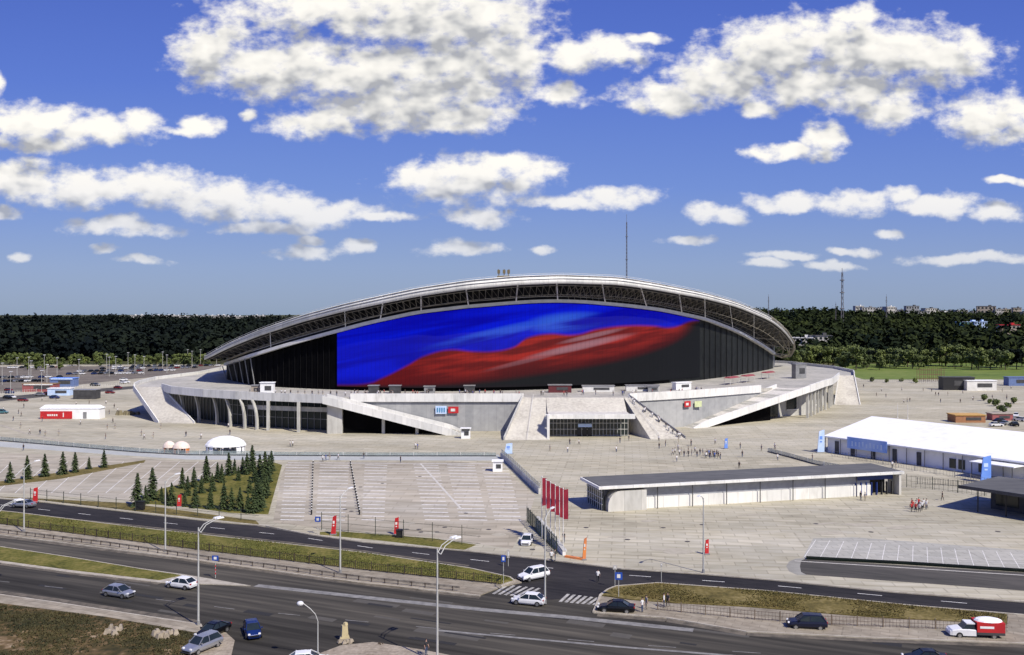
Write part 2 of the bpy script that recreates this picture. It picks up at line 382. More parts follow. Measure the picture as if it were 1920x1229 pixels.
# ================================================================== TERRAIN, ROADS
def hland(x, y):
    t = min(max((y - 640 - 0.10 * abs(x)) / 1100, 0), 1); t = t * t * (3 - 2 * t)
    return -0.35 + t * (15 + 4 * math.sin(x / 410 + .6) + 3 * math.sin(x / 173) + (9 if x > 250 else 0) * min(1, max(0, (x - 250) / 300)))
def land():
    xs = list(np.linspace(-9000, -1500, 12)) + list(np.arange(-1400, 1401, 50)) + list(np.linspace(1500, 9000, 12))
    ys = [-200, 0, 200, 400, 560] + list(np.arange(620, 2000, 60)) + [2300, 2800, 3500, 5000, 8000, 12000]
    b = MB(); b.v = [(x, y, hland(x, y)) for y in ys for x in xs]; nx = len(xs)
    for j in range(len(ys) - 1):
        for i in range(nx - 1):
            k = j * nx + i; b.f.append((k, k + 1, k + nx + 1, k + nx)); b.m.append(0)
    tag(b.build('terrain', m_land, smooth=True), kind='structure')
land()

# plaza sheet (z = 0) from the inner road to the far lots
sheet('plaza', [(-420, 905), (0, 935), (83, 942), (283, 965), (416, 980), (499, 986), (580, 1001), (680, 1015), (879, 1033), (1033, 1050), (1166, 1066),
                (1316, 1076), (1439, 1086), (1667, 1109), (1920, 1128), (2300, 1160), (2700, 820), (2150, 708), (1900, 707), (1620, 708), (1590, 690), (1100, 682), (700, 680), (420, 684), (-60, 684), (-500, 700), (-900, 760)], 0.0, m_pave)
# roads: lower than the pavements
sheet('main_road', [(-500, 950), (0, 1003), (83, 1013), (370, 1050), (620, 1085), (900, 1117), (930, 1085), (1130, 1095), (1113, 1148), (1250, 1158), (1400, 1184), (1629, 1195), (1920, 1206), (2300, 1240),
                    (2300, 1700), (1200, 1600), (600, 1500), (330, 1420), (420, 1200), (373, 1172), (283, 1158), (100, 1131), (0, 1116), (-500, 1050)], -0.12, m_asph, base=-.34)
sheet('inner_road', [(-500, 890), (0, 934), (83, 941), (283, 964), (416, 979), (480, 985), (580, 1002), (680, 1015), (879, 1032), (1033, 1049), (1166, 1065), (1316, 1075), (1439, 1085), (1667, 1108), (1920, 1127), (2300, 1158),
                     (2300, 1200), (1920, 1154), (1705, 1137), (1439, 1109), (1233, 1094), (1155, 1100), (1120, 1118), (1000, 1125), (960, 1115), (965, 1085), (879, 1066), (680, 1037), (539, 1021), (266, 991), (33, 962), (-500, 905)], -0.116, m_asph2, base=-.34)
# raised pavements and lawns
KZ = 0.02
sheet('pavement', [(-500, 935), (0, 983), (200, 1009), (399, 1035), (680, 1069), (939, 1096), (966, 1086), (978, 1092), (940, 1100), (900, 1116), (860, 1112), (680, 1094), (539, 1074), (399, 1056), (200, 1026), (0, 1002), (-500, 950)], KZ, m_walk)
sheet('lawn', [(-500, 905), (33, 962), (266, 990), (539, 1020), (680, 1036), (879, 1065), (956, 1083), (963, 1089), (939, 1095), (680, 1068), (399, 1034), (200, 1008), (0, 982), (-500, 934)], KZ + .07, m_grass)
sheet('median_kerb', [(-500, 966), (0, 1024), (133, 1044), (266, 1066), (345, 1077), (400, 1086), (470, 1098), (300, 1092), (133, 1073), (0, 1055), (-500, 996)], -0.02, m_kerb)
sheet('median_lawn', [(-500, 968), (0, 1026), (133, 1046), (266, 1068), (339, 1079), (299, 1088), (133, 1069), (0, 1051), (-500, 992)], 0.05, m_grass)
sheet('pavement', [(-500, 1052), (0, 1115), (100, 1129), (283, 1157), (376, 1171), (380, 1188), (359, 1185), (200, 1157), (0, 1131), (-500, 1070)], KZ, m_walk)
sheet('scrub', [(-500, 1071), (0, 1130), (200, 1157), (359, 1184), (380, 1190), (330, 1260), (300, 1500), (-500, 1500)], -.02, m_dirt)
sheet('lawn', [(1130, 1117), (1140, 1106), (1155, 1100), (1233, 1094), (1439, 1109), (1705, 1136), (1888, 1153), (1888, 1171), (1629, 1157), (1400, 1138), (1266, 1131), (1183, 1125)], KZ + .07, m_grassb)
sheet('pavement', [(1113, 1148), (1126, 1118), (1183, 1126), (1266, 1132), (1400, 1139), (1629, 1158), (1888, 1172), (1890, 1153), (1920, 1154), (2300, 1190), (2300, 1238), (1920, 1205), (1629, 1194), (1400, 1183), (1250, 1158)], KZ, m_walk)
sheet('sand_island', [(640, 1210), (700, 1204), (790, 1218), (900, 1240), (1200, 1290), (1250, 1500), (560, 1500), (560, 1240)], 0.0, m_sand)
sheet('sandy_shoulder', [(376, 1200), (420, 1182), (440, 1200), (420, 1290), (330, 1400), (340, 1240)], -.05, m_sand)
sheet('road_edge_lawn', [(-500, 890), (0, 932), (240, 940 + 4), (480, 977), (486, 984), (283, 962), (83, 939), (-500, 893)], KZ + .03, m_grassb)
# lawns and beds on the plaza
sheet('lawn', [(0, 903), (133, 883), (273, 863), (270, 868), (116, 898), (0, 912), (-200, 940), (-200, 925)], KZ, m_grassb)
sheet('spruce_lawn', [(262, 944), (300, 917), (400, 895), (450, 882), (515, 868), (529, 872), (503, 965), (430, 962), (366, 953)], KZ, m_grass)
sheet('lawn', [(600, 998), (640, 997), (813, 1010), (893, 1022), (869, 1032), (713, 1014), (600, 1003)], KZ, m_grass)
sheet('central_parking', [(540, 866), (930, 868), (1004, 930), (985, 985), (960, 1030), (893, 1020), (813, 1008), (640, 995), (512, 980), (528, 890)], 0.008, m_lot)
sheet('left_parking', [(-300, 850), (0, 850), (200, 856), (350, 866), (515, 867), (400, 890), (262, 942), (240, 938), (0, 924), (-300, 915)], 0.006, m_lot)
sheet('ring_road', [(-300, 826), (0, 828), (150, 838), (300, 847), (513, 852), (935, 853), (938, 864), (513, 863), (350, 862), (200, 852), (0, 838), (-300, 834)], 0.012, m_ring)
sheet('far_parking', [(-300, 688), (0, 688), (420, 686), (420, 699), (300, 706), (200, 716), (110, 726), (0, 738), (-300, 745)], 0.012, layered('lot_asphalt', [(0, (.10, .085, .07)), (1, (.22, .19, .15))], .05, .6))
sheet('meadow', [(1540, 690), (1580, 683), (2100, 679), (2500, 678), (2500, 712), (2050, 712), (1620, 712), (1585, 702)], 0.015, m_mead)
m_slip = layered('pale_asphalt', [(0, (.05, .048, .042)), (1, (.11, .10, .088))], .1, 1.0, (.2, 1.4, 1), rot=-ROADANG)
m_patch = layered('grey_parking_paving', [(0, (.40, .385, .33)), (1, (.50, .48, .42))], .1, .7, brick=(2.5, 1.2, .1, .75))
sheet('grey_parking', [(1525, 1010), (1600, 1008), (1920, 1032), (2200, 1055), (2200, 1102), (1920, 1072), (1505, 1046)], 0.01, m_patch)
sheet('slip_road', [(1500, 1062), (1502, 1052), (1508, 1049), (1920, 1074), (2200, 1093), (2200, 1137), (1920, 1108), (1512, 1078), (1502, 1073)], 0.014, m_slip)
m_apron = mat('apron_concrete', (.30, .29, .25), .9, (.22, .21, .18), .4)
sheet('turning_apron', [(1474, 1062), (1480, 1053), (1492, 1048), (1508, 1047), (1512, 1079), (1494, 1078), (1480, 1072)], 0.010, m_apron)
b = MB(); b.wall([(*G(x, y)[:2], 0, .3) for x, y in [(1512, 1048), (1700, 1058), (1920, 1072), (2200, 1091)]], .9)
tag(b.build('hedge', m_leaf2), 'low dark hedge along the top of the short asphalt slip road', 'hedge')
# bus kerb of the junction
def kerb(pix, z=.03, name='kerb'):
    b = MB(); b.wall([(*G(x, y)[:2], -.3, z) for x, y in pix], .28); tag(b.build(name, m_kerb), kind='structure')
kerb([(-500, 951), (0, 1003), (83, 1013), (370, 1050), (620, 1085), (900, 1117)]); kerb([(-500, 905), (33, 962), (266, 991), (539, 1021), (680, 1037), (879, 1066), (956, 1083), (965, 1090), (939, 1100)], .11)
kerb([(0, 934), (83, 941), (283, 964), (416, 979), (499, 986), (580, 1002), (680, 1016), (879, 1033), (1033, 1050), (1166, 1066), (1316, 1076), (1439, 1086), (1667, 1109), (1920, 1128), (2300, 1160)])
kerb([(1113, 1148), (1126, 1116), (1140, 1106), (1155, 1100), (1233, 1094), (1439, 1109), (1705, 1136), (1920, 1154), (2300, 1192)], .11)
kerb([(1113, 1148), (1250, 1158), (1400, 1184), (1629, 1195), (1920, 1206), (2300, 1240)]); kerb([(-500, 1051), (0, 1115), (100, 1129), (283, 1157), (376, 1171), (382, 1190)])

# painted markings
b = MB()
def stripe(p, q, w, z):
    p, q = G(*p, z), G(*q, z); d = (q - p); d.normalize(); n = Vector((-d.y, d.x, 0)) * w / 2
    b.face([p - n, q - n, q + n, p + n])
def dashes(pix, w, ln, gap, z):
    pts = [G(x, y, z) for x, y in pix]
    for x, y, a in along(pts, ln + gap):
        d = Vector((math.cos(a), math.sin(a), 0)); n = Vector((-d.y, d.x, 0)) * w / 2; p = Vector((x, y, z))
        b.face([p - n, p + d * ln - n, p + d * ln + n, p + n])
dashes([(0, 947), (283, 978), (539, 1004), (680, 1025), (879, 1049), (1020, 1064)], .16, 3, 7, -.108)
dashes([(1180, 1079), (1439, 1097), (1705, 1122), (1920, 1141), (2200, 1168)], .16, 3, 7, -.108)
tag(b.build('lane_markings', m_paint), kind='structure')
b = MB()
for k in range(6): stripe((925 + k * 11, 1114 + k * 1.0), (952 + k * 12, 1097 + k * 1.2), .42, -.104)
for k in range(7): stripe((1050 + k * 10.5, 1129 + k * .9), (1066 + k * 11, 1114 + k * 1.4), .42, -.104)
tag(b.build('zebra_crossing', mat('crossing_paint', (.52, .50, .45), .85, (.2, .19, .17), 1.5)), kind='structure')
b = MB()
def band(pix, w, z):
    pts = [G(x, y, z) for x, y in pix]
    for p, q in zip(pts, pts[1:]):
        d = (q - p).normalized(); n = Vector((-d.y, d.x, 0)) * w / 2; b.face([p - n, q - n, q + n, p + n])
band([(-500, 955), (0, 1007), (83, 1017), (370, 1054), (620, 1089), (900, 1121)], .9, -.107); band([(-500, 1046), (0, 1110), (100, 1124), (283, 1152), (370, 1166)], 1.0, -.107)
band([(1120, 1153), (1250, 1163), (1400, 1189), (1629, 1200), (1920, 1211)], 1.3, -.107); band([(0, 960), (266, 987), (539, 1017), (680, 1033), (879, 1061)], .6, -.108); band([(0, 1058), (133, 1076), (299, 1095)], .8, -.107)
tag(b.build('gutter_dust', mat('gutter_dust', (.16, .135, .10), .95, (.07, .06, .045), .7)), kind='structure')
b = MB()
band([(480, 1098), (700, 1122), (900, 1143), (1060, 1157), (1300, 1182)], 1.2, -.106)
dashes([(-200, 1068), (0, 1090), (200, 1112), (420, 1140), (640, 1162), (900, 1186), (1160, 1207), (1500, 1230)], .15, 3, 6, -.106)
band([(820, 1182), (960, 1195), (1160, 1213), (1400, 1232)], .5, -.107)
tag(b.build('worn_lane_markings', m_wpaint), kind='structure')
b = MB()   # stall lines of the central parking and of the grey parking
for x0, x1, tilt in ((536, 580, 0), (600, 655, 0), (684, 726, 0), (775, 822, 1), (838, 890, 1), (902, 952, 1)):
    for k in range(18):
        y = 872 + (k ** 1.12) * 4.6
        if y > 978: break
        s = (y - 872) / 100; dx = (-10 + 0.03 * (x0 - 540)) * s + (40 * s if tilt else 0) * 0.6
        lim = interp(y, [(868, 945), (925, 1000), (980, 985)])
        if x1 + dx < lim: stripe((x0 + dx, y), (x1 + dx, y + 1.0), .5, .016)
stripe((540, 868), (930, 870), .4, .017)
for k in range(24):
    stripe((1530 + k * 26, 1012 + k * 1.7), (1508 + k * 29, 1045 + k * 1.75), .09, .018)
stripe((1528, 1028), (2190, 1078), .09, .019)
for k in range(15):
    x = -40 + k * 34; stripe((x, 925 - 0 * k), (x + 62 + k, 866), .14, .016)
tag(b.build('parking_lines', m_paint), kind='structure')
b = MB(); stripe((789, 870), (866, 956), .45, .017); stripe((1490, 1052), (1920, 1079), .3, .022); tag(b.build('worn_parking_line', mat('faded_paint', (.6, .57, .5), .8)), kind='structure')
b = MB()
band([(-80, 790), (0, 797), (45, 812), (100, 824), (150, 838)], .9, .02)
tag(b.build('kerb_line', m_kerb), kind='structure')

# repairs in the asphalt, drain covers and tyre-worn patches
rq = random.Random(40)
for nm, mm, zz, box_, cnt, sz in (('asphalt_repair', mat('repair_asphalt', (.022, .021, .019), .9), -.110, (0, 1700, 1075, 1215), 16, (1.5, 5)), ('asphalt_repair', mat('old_asphalt', (.09, .082, .068), .95), -.111, (0, 1500, 1070, 1200), 12, (2, 8)),
                                ('paving_stain', mat('stained_paving', (.36, .325, .25), .9, (.44, .40, .31), .8), .02, (520, 1900, 870, 1060), 26, (1.5, 7)), ('drain_cover', mat('cast_iron', (.09, .08, .07), .7), .024, (560, 1880, 870, 1060), 22, (.9, .9))):
    b = MB(); k = 0
    while k < cnt:
        px, py = rq.uniform(box_[0], box_[1]), rq.uniform(box_[2], box_[3])
        if zz < 0 and not (interp(px, [(0, 1060), (300, 1098), (900, 1124), (1400, 1192), (1920, 1212)]) < py < interp(px, [(0, 1108), (370, 1160), (700, 1195), (1700, 1300)])): px = -1
        if zz > 0 and (py > interp(px, [(500, 975), (980, 1035), (1439, 1078), (1920, 1118)]) - 6 or (1090 < px < 1700 and 890 < py < 965) or (px > 1470 and py > 1005) or (px > 1690 and py < 985)): px = -1
        if px < 0: continue
        g = G(px, py, zz); w, h = rq.uniform(*sz) * (1.6 if zz < 0 else 1), rq.uniform(*sz) * (.35 if zz < 0 else .5 if sz[1] > 1 else 1); a = ROADANG - .785 * 0 if zz < 0 else .12; n = 4 if zz < 0 else 9
        if nm == 'drain_cover': n = 8
        b.face([(g.x + (math.cos(t) * math.cos(a) * w - math.sin(t) * math.sin(a) * h) / 2 * q, g.y + (math.cos(t) * math.sin(a) * w + math.sin(t) * math.cos(a) * h) / 2 * q, zz + k * .0001) for t, q in [(6.283 * (i + (.5 if n == 4 else 0)) / n, rq.uniform(.75, 1.25) if n == 9 else 1) for i in range(n)]]); k += 1
    tag(b.build(nm, mm), kind='structure')
# ================================================================== STADIUM
ST = thing('stadium', 'huge white stadium with sweeping arched roof and giant blue and red screen', 'stadium', (0, 400, 0))
def sp(b, name, m, smooth=False, parent=None): return b.build(name, m, ST, world=True, smooth=smooth)
DZ, PZ = 10.5, 11.7
DF = [(426, 367), (450, 347), (473, 336), (535, 327), (603, 320), (689, 314), (782, 311), (875, 312), (960, 315), (1094, 324), (1174, 333), (1239, 345), (1320, 366), (1384, 392), (1433, 424), (1449, 440)]
RIM = [(426, 682), (470, 667), (535, 647), (603, 628), (689, 605), (782, 585), (875, 574), (900, 572), (960, 567), (1000, 564.5), (1045, 563.5), (1094, 565), (1174, 572), (1239, 580), (1320, 597), (1384, 622), (1433, 650), (1449, 662)]
LIP = [(383, 669, 352), (426, 645, 341), (482, 621, 330), (565, 592, 318), (643, 571, 310), (720, 554, 305), (782, 541, 302), (875, 527, 300), (965, 519, 302), (1048, 516, 307), (1158, 520, 318), (1223, 530, 328), (1320, 549, 348), (1384, 567, 370), (1449, 596, 402), (1478, 622, 425), (1488, 641, 442)]
def smooth_tab(tab, n):
    """resample a polyline table with rounded corners, by arc length of its first column"""
    a = np.array(tab, float); t = np.r_[0, np.cumsum(np.hypot(np.diff(a[:, 0]), np.diff(a[:, 1])))]; t /= t[-1]
    u = np.linspace(0, 1, 400); o = np.stack([np.interp(u, t, a[:, k]) for k in range(a.shape[1])], 1)
    ker = np.hanning(25); ker /= ker.sum()
    p = np.concatenate([2 * o[0] - o[12:0:-1], o, 2 * o[-1] - o[-2:-14:-1]]); o = np.stack([np.convolve(p[:, k], ker, 'valid') for k in range(o.shape[1])], 1)
    return np.stack([np.interp(np.linspace(0, 1, n), u, o[:, k]) for k in range(o.shape[1])], 1)
NS = 96
rimt = smooth_tab([(x, y, interp(x, DF)) for x, y in RIM], NS)
rim = [AT(x, y, d) for x, y, d in rimt]
fbase = [Vector((p.x, p.y, DZ)) for p in rim]
lipt = smooth_tab(LIP, NS); lip = [AT(x, y, d) for x, y, d in lipt]

# --- podium outline (counterclockwise seen from above is not needed)
OUTL = [(-134, 400), (-140, 367), (-138, 346), (-134.7, 333), (-123.7, 330), (-116, 318), (-101, 305.6), (-88, 297.5), (-74, 291), (-57, 284)]
WL = [(-57, 289), (3.4, 289)]; WR = [(36.5, 289), (58, 302), (94, 329)]
OUTR = [(103, 323), (116, 347), (123, 358.7), (129, 372), (137, 391), (143.4, 391), (150, 410), (152, 440), (144, 485), (104, 535), (30, 565), (-50, 552), (-112, 505), (-136, 450)]
b = MB(); b.prism(OUTL + WL + WR + OUTR, 9.3, DZ); sp(b, 'podium_deck', m_deck)
def ped(pts, name='parapet', t=.45, z0=9.15, z1=PZ, m=None):
    b = MB(); b.wall([(x, y, z0, z1) for x, y in pts], t); return sp(b, name, m or m_white)
ped([(-136, 452)] + OUTL[:4]); ped(OUTL[4:] ); ped([(-50, 288.9), (3.6, 288.9)], t=.6); ped([(36.3, 289), (58, 301.9), (86, 322.9)], t=.6); ped(OUTR[:5]); ped(OUTR[5:])
b = MB(); b.wall([(-57, 289.5, 0, 9.2), (3.6, 289.5, 0, 9.2)], .5); sp(b, 'front_wall', m_greywall)
b = MB(); b.wall([(36.3, 289.5, 0, 9.2), (58, 302.5, 0, 9.2), (94, 329.5, 0, 9.2)], .5); sp(b, 'front_wall', m_greywall)
# wall marks (small sponsor-like panels, too small to read)
for px, py, w, h, mm in ((827, 769, 3.4, 2.4, m_lblue), (850, 769, 3.2, 2.0, m_red), (1289, 758, 2.6, 1.9, m_red), (1309, 758, 3.0, 1.9, mat('pale_green_panel', (.62, .68, .38), .6))):
    rz = 0 if px < 1000 else math.atan2(13, 21.5)
    d = 288.7 if px < 1000 else interp((px - CX) / F * 303, [(36.3, 289), (58, 302), (94, 329)]) - .9
    p = AT(px, py, d); b = MB(); b.box((p.x, p.y, p.z - h / 2), (w, .2, h), rz); o = sp(b, 'wall_panel', mm)
    b = MB(); b.box((p.x - .1, p.y - .18, p.z - h * .22), (w * .42, .1, h * .42), rz)
    if mm is m_red: sp(b, 'panel_emblem', m_white)
    elif mm is m_lblue:
        b = MB(); [b.box((p.x + dx, p.y - .18, p.z - .7), (.35, .1, 1.4)) for dx in (-1.1, -.4, .3, 1.0)]; sp(b, 'panel_lettering', mat('teal_letters', (.05, .25, .45), .5))
# --- space under the left deck: recessed glazing, columns, floor beam
REC = [(-127, 345), (-116, 333), (-106, 322), (-94, 310), (-80, 301), (-57, 292)]
b = MB(); b.wall([(x, y, 0, 9.3) for x, y in REC], .4); sp(b, 'recessed_glazing', m_gglass)
b = MB()
for x, y, a in along(REC, 2.4): b.box((x + math.sin(a) * .35, y - math.cos(a) * .35, 0), (.16, .16, 9.3), a)
for z in (3.2, 6.2): b.wall([(x + .2, y - .35, z, z + .18) for x, y in REC], .16)
sp(b, 'mullions', m_grey)
def lean_column(x, y, a, lean=3.0, w=.9):
    b = MB(); n = 7; prev = None
    for k in range(n + 1):
        t = k / n; off = -lean * (t ** 3); z = 9.3 * t; ww = w * (1 - .25 * t)
        c = Vector((x + off * math.cos(a), y + off * math.sin(a), z)); e = Vector((math.cos(a), math.sin(a), 0)) * ww / 2; f = Vector((-math.sin(a), math.cos(a), 0)) * .5
        ring = [c - e - f, c + e - f, c + e + f, c - e + f]
        if prev:
            for q in range(4): b.face([prev[q], prev[(q + 1) % 4], ring[(q + 1) % 4], ring[q]])
        prev = ring
    sp(b, 'column', m_conc)
for px, d in ((342, 318), (371, 312), (405, 305), (430, 299), (457, 294.5), (480, 292)):
    p = AT(px, 700, d); lean_column(p.x, p.y + 1.2, -.45, 2.0, .55)
for px, d in ((503, 291), (560, 287), (719, 283.5), (782, 282)):
    p = AT(px, 700, d); b = MB(); hh = 9.3 if px < 640 else (6.6 if px < 750 else 3.2)
    b.box((p.x, p.y, 0), (.9, .9, hh)); sp(b, 'column', m_conc)
p = AT(629, 700, 284.5); b = MB(); b.box((p.x, p.y, 0), (4.6, 3, 9.3)); sp(b, 'pier', m_conc)
b = MB(); b.wall([(x, y, 6.0, 7.4) for x, y in ((-84, 297.5), (-74, 293.5), (-57, 288.5))], .6); sp(b, 'floor_beam', m_conc)
# --- left ramp and right ramp
def lerp2(a, c, t): return (a[0] + (c[0] - a[0]) * t, a[1] + (c[1] - a[1]) * t)
def ramp(o0, o1, i0, i1, ztop, th=1.1):
    """o0/i0 the high end (outer, inner), o1/i1 the low end"""
    b = MB(); N = 24
    def P(t, s, dz=0):
        a = Vector((*o0, ztop)).lerp(Vector((*o1, 0.0)), t); c = Vector((*i0, ztop)).lerp(Vector((*i1, 0.0)), t); q = a.lerp(c, s); q.z = ztop * (1 - t) + dz; return q
    for k in range(N):
        a, c = k / N, (k + 1) / N
        b.face([P(a, 0), P(c, 0), P(c, 1), P(a, 1)]); b.face([P(a, 0, -th), P(a, 1, -th), P(c, 1, -th), P(c, 0, -th)])
    b.face([P(0, 0), P(0, 1), P(0, 1, -th), P(0, 0, -th)]); sp(b, 'ramp_slab', m_step)
    for k in range(1, 22):   # landings: darker slab bands across the ramp
        if k % 4 < 2:
            a, c = k / 22, (k + .8) / 22; b = MB(); b.face([P(a, .1, .03), P(c, .1, .03), P(c, .9, .03), P(a, .9, .03)]); sp(b, 'ramp_flight', m_patch)
    for s in (0, 1):
        b = MB(); b.wall([(*P(t, s)[:2], P(t, s).z - (th + .1 if s == 0 else .2), P(t, s).z + 1.15 * min(1, (1 - t) * 9 + .15)) for t in np.linspace(0, 1, 25)], .5); sp(b, 'ramp_parapet', m_white)
ramp((-57.2, 281.5), (-14.8, 279), (-57.2, 288.6), (-14.8, 288.4), DZ)
ramp((102.6, 322), (57.5, 296), (93, 328.3), (53.5, 304), DZ)
b = MB(); b.wall([(x, 284.6, 0, max(.02, DZ * (1 - (x + 57.2) / 42.4) - 1.15)) for x in np.linspace(-54.5, -20, 10)], .3); sp(b, 'under_ramp_shade_and_glazing', m_blackglass)  # black fill added below the slab, standing in for the shade under the ramp
b = MB(); b.wall([(*lerp2((96, 324), (57, 298.5), t), 0, max(.02, DZ * (1 - t) - 1.15)) for t in np.linspace(.2, .9, 10)], .3); sp(b, 'under_ramp_shade_and_glazing', m_blackglass)  # right ramp: black wall put in for the wedge of shade underneath
b = MB(); b.wall([(-57, 289, 0, 9.3), (-57, 295, 0, 9.3)], .4); sp(b, 'side_wall', m_conc)
# --- wall under the right deck
RW = [(94, 330), (106, 336), (112, 349), (118, 360), (124, 372)]
b = MB(); b.wall([(x, y, 0, 9.3) for x, y in RW], .5); sp(b, 'side_wall', m_conc)
for k, (px, d) in enumerate(((1441, 329), (1452, 332))): pass
for (px, d, w, h, z) in ((1424, 321, 7, 4.2, .2), (1449, 326.8, 5, 5.5, .2)):
    p = AT(px, 700, d); b = MB(); b.box((p.x, p.y, z), (w, .5, h), .6); sp(b, 'under_ramp_shade_and_glazing', m_glass)
for t0, w, h, z in ((.12, 4.5, 4.8, 2.4), (.42, 2.6, 4.6, 3), (.62, 3.6, 6, 2), (.84, 3, 6, 1)):
    q = along(RW, 1.0); x, y, a = q[int(t0 * (len(q) - 1))]
    b = MB(); b.box((x + .35 * math.sin(a), y - .35 * math.cos(a), z), (w, .4, h), a); sp(b, 'window', m_glass)
    b = MB(); b.wall([(x + .6 * math.sin(a) + dx * math.cos(a), y - .6 * math.cos(a) + dx * math.sin(a), z - .3, z) for dx in (-w / 2 - .3, w / 2 + .3)], .3); sp(b, 'window_sill', m_white)
for x, y, a in along(OUTR[:4], 6.5, 2): 
    b = MB(); b.box((x - 1, y + .6, 0), (.8, .8, 9.2), a); sp(b, 'column', m_conc)
# --- curved outer stairs
def stair(top, bot, z1, n=36, name='stair', th=1.4, m=None, cheeks=True):
    """top/bot: left and right (x, y) of the edges; real steps with an inclined soffit"""
    b = MB(); tl, tr = Vector((*top[0], 0)), Vector((*top[1], 0)); bl, br = Vector((*bot[0], 0)), Vector((*bot[1], 0))
    for k in range(n):
        a, c = k / n, (k + 1) / n; z = z1 * (1 - k / n)
        p = [tl.lerp(bl, a), tr.lerp(br, a), tr.lerp(br, c), tl.lerp(bl, c)]
        def L(q, zz): return (q.x, q.y, zz)
        b.face([L(p[0], z), L(p[3], z), L(p[2], z), L(p[1], z)])
        z2 = z1 * (1 - (k + 1) / n); b.face([L(p[3], z), L(p[3], z2), L(p[2], z2), L(p[2], z)])
        u0, u1 = max(z - th - z1 / n, 0) if th else 0, max(z2 - th - z1 / n, 0) if th else 0
        b.face([L(p[0], z), L(p[0], u0), L(p[3], u1), L(p[3], z)]); b.face([L(p[1], z), L(p[2], z), L(p[2], u1), L(p[1], u0)])
        if th: b.face([L(p[0], u0), L(p[1], u0), L(p[2], u1), L(p[3], u1)])
    sp(b, name, m or m_step)
    if cheeks:
        for p, q in ((tl, bl), (tr, br)):
            b = MB(); b.wall([(*p.lerp(q, t)[:2], z1 * (1 - t) - (1.5 if th else .1), z1 * (1 - t) + .6) for t in np.linspace(0, 1, 12)], .3); sp(b, 'stair_parapet', m_white)
stair(((-134.9, 332.5), (-123.9, 329.7)), ((-117.5, 310.5), (-105, 309)), DZ)
stair(((137, 391), (143.4, 391)), ((128.5, 372), (138.4, 371)), DZ)
# --- central stair block with the entrance cut into it
TL, TR, BL, BR = (3.4, 288.7), (36.5, 288.7), (-2.3, 268.5), (50.4, 271)
EX0, EX1 = 10.6, 34.5; tm = (DZ - 7.0) / DZ
stair((TL, (EX0, 288.7)), (BL, (EX0, 269.2)), DZ, 38, 'central_stair', 0, cheeks=False)
stair(((EX1, 288.7), TR), ((EX1 + 5.6, 270.4), BR), DZ, 38, 'central_stair', 0, cheeks=False)
b = MB(); n = 13
for k in range(n):   # upper flight above the entrance
    y0, y1 = 288.7 - k * .6, 288.7 - (k + 1) * .6; z, z2 = DZ - k * .27, DZ - (k + 1) * .27
    b.face([(EX0, y0, z), (EX0, y1, z), (EX1, y1, z), (EX1, y0, z)]); b.face([(EX0, y1, z), (EX0, y1, z2), (EX1, y1, z2), (EX1, y1, z)])
b.face([(EX0, y1, z2), (EX0, 272.8, 7.0), (EX1, 272.8, 7.0), (EX1, y1, z2)]); sp(b, 'upper_flight', m_step)
b = MB(); b.box(((EX0 + EX1) / 2 + .3, 272.9, 5.7), (EX1 - EX0 + 2.4, 1.0, 1.35)); sp(b, 'entrance_lintel', m_white)
b = MB(); b.box((EX0 - .1, 271.2, 0), (.7, 3.4, 7.0)); sp(b, 'entrance_pier', m_white)
b = MB(); b.box(((EX0 + EX1) / 2, 278, 0), (EX1 - EX0, .3, 5.9)); sp(b, 'entrance_glazing', m_glass)
b = MB()
for k in range(23): b.box((EX0 + .6 + k * 1.06, 277.7, 0), (.09, .14, 5.8))
for z in (.2, 2.0, 3.8, 5.6): b.box(((EX0 + EX1) / 2, 277.68, z), (EX1 - EX0, .12, .11))
sp(b, 'entrance_mullions', m_wsteel)
b = MB(); b.box((21.6, 276.6, 2.9), (4.0, 1.8, .9)); sp(b, 'entrance_canopy', m_lblue)
for dx in (-1.6, 0, 1.5):
    b = MB(); b.box((21.6 + dx, 277.5, 0), (1.2, .2, 2.5)); sp(b, 'entrance_door', m_black)
# cheeks: dark left flank coping and stepped right edge
b = MB(); b.wall([(*lerp2(TL, BL, t), 0 if t > .98 else DZ * (1 - t) - .3, DZ * (1 - t) + 1.0) for t in np.linspace(0, 1, 14)], .35); sp(b, 'stair_parapet', m_conc)
b = MB(); b.wall([(*lerp2(TR, BR, t), DZ * (1 - t) - .3, DZ * (1 - t) + .8) for t in np.linspace(0, 1, 20)], .3); sp(b, 'stair_parapet', m_grey)
for t in (.33, .66):
    b = MB(); x0, x1 = lerp2(TL, (EX0, 288.7), t)[0], 0
    p, q = lerp2((6.5, 288.7), (4.5, 268.9), 0), lerp2((6.5, 288.7), (4.5, 268.9), 1)
for s in (.5,):
    for (A, B_) in (((6.6, 288.7), (4.4, 269)), ((35.8, 288.7), (43, 270.8))):
        b = MB(); b.path([(*lerp2(A, B_, t), DZ * (1 - t) + 1.0) for t in np.linspace(0, 1, 8)], .05)
        for t in np.linspace(0, 1, 12): b.tube((*lerp2(A, B_, t), DZ * (1 - t)), (*lerp2(A, B_, t), DZ * (1 - t) + 1.0), .04)
        sp(b, 'handrail', m_wsteel)

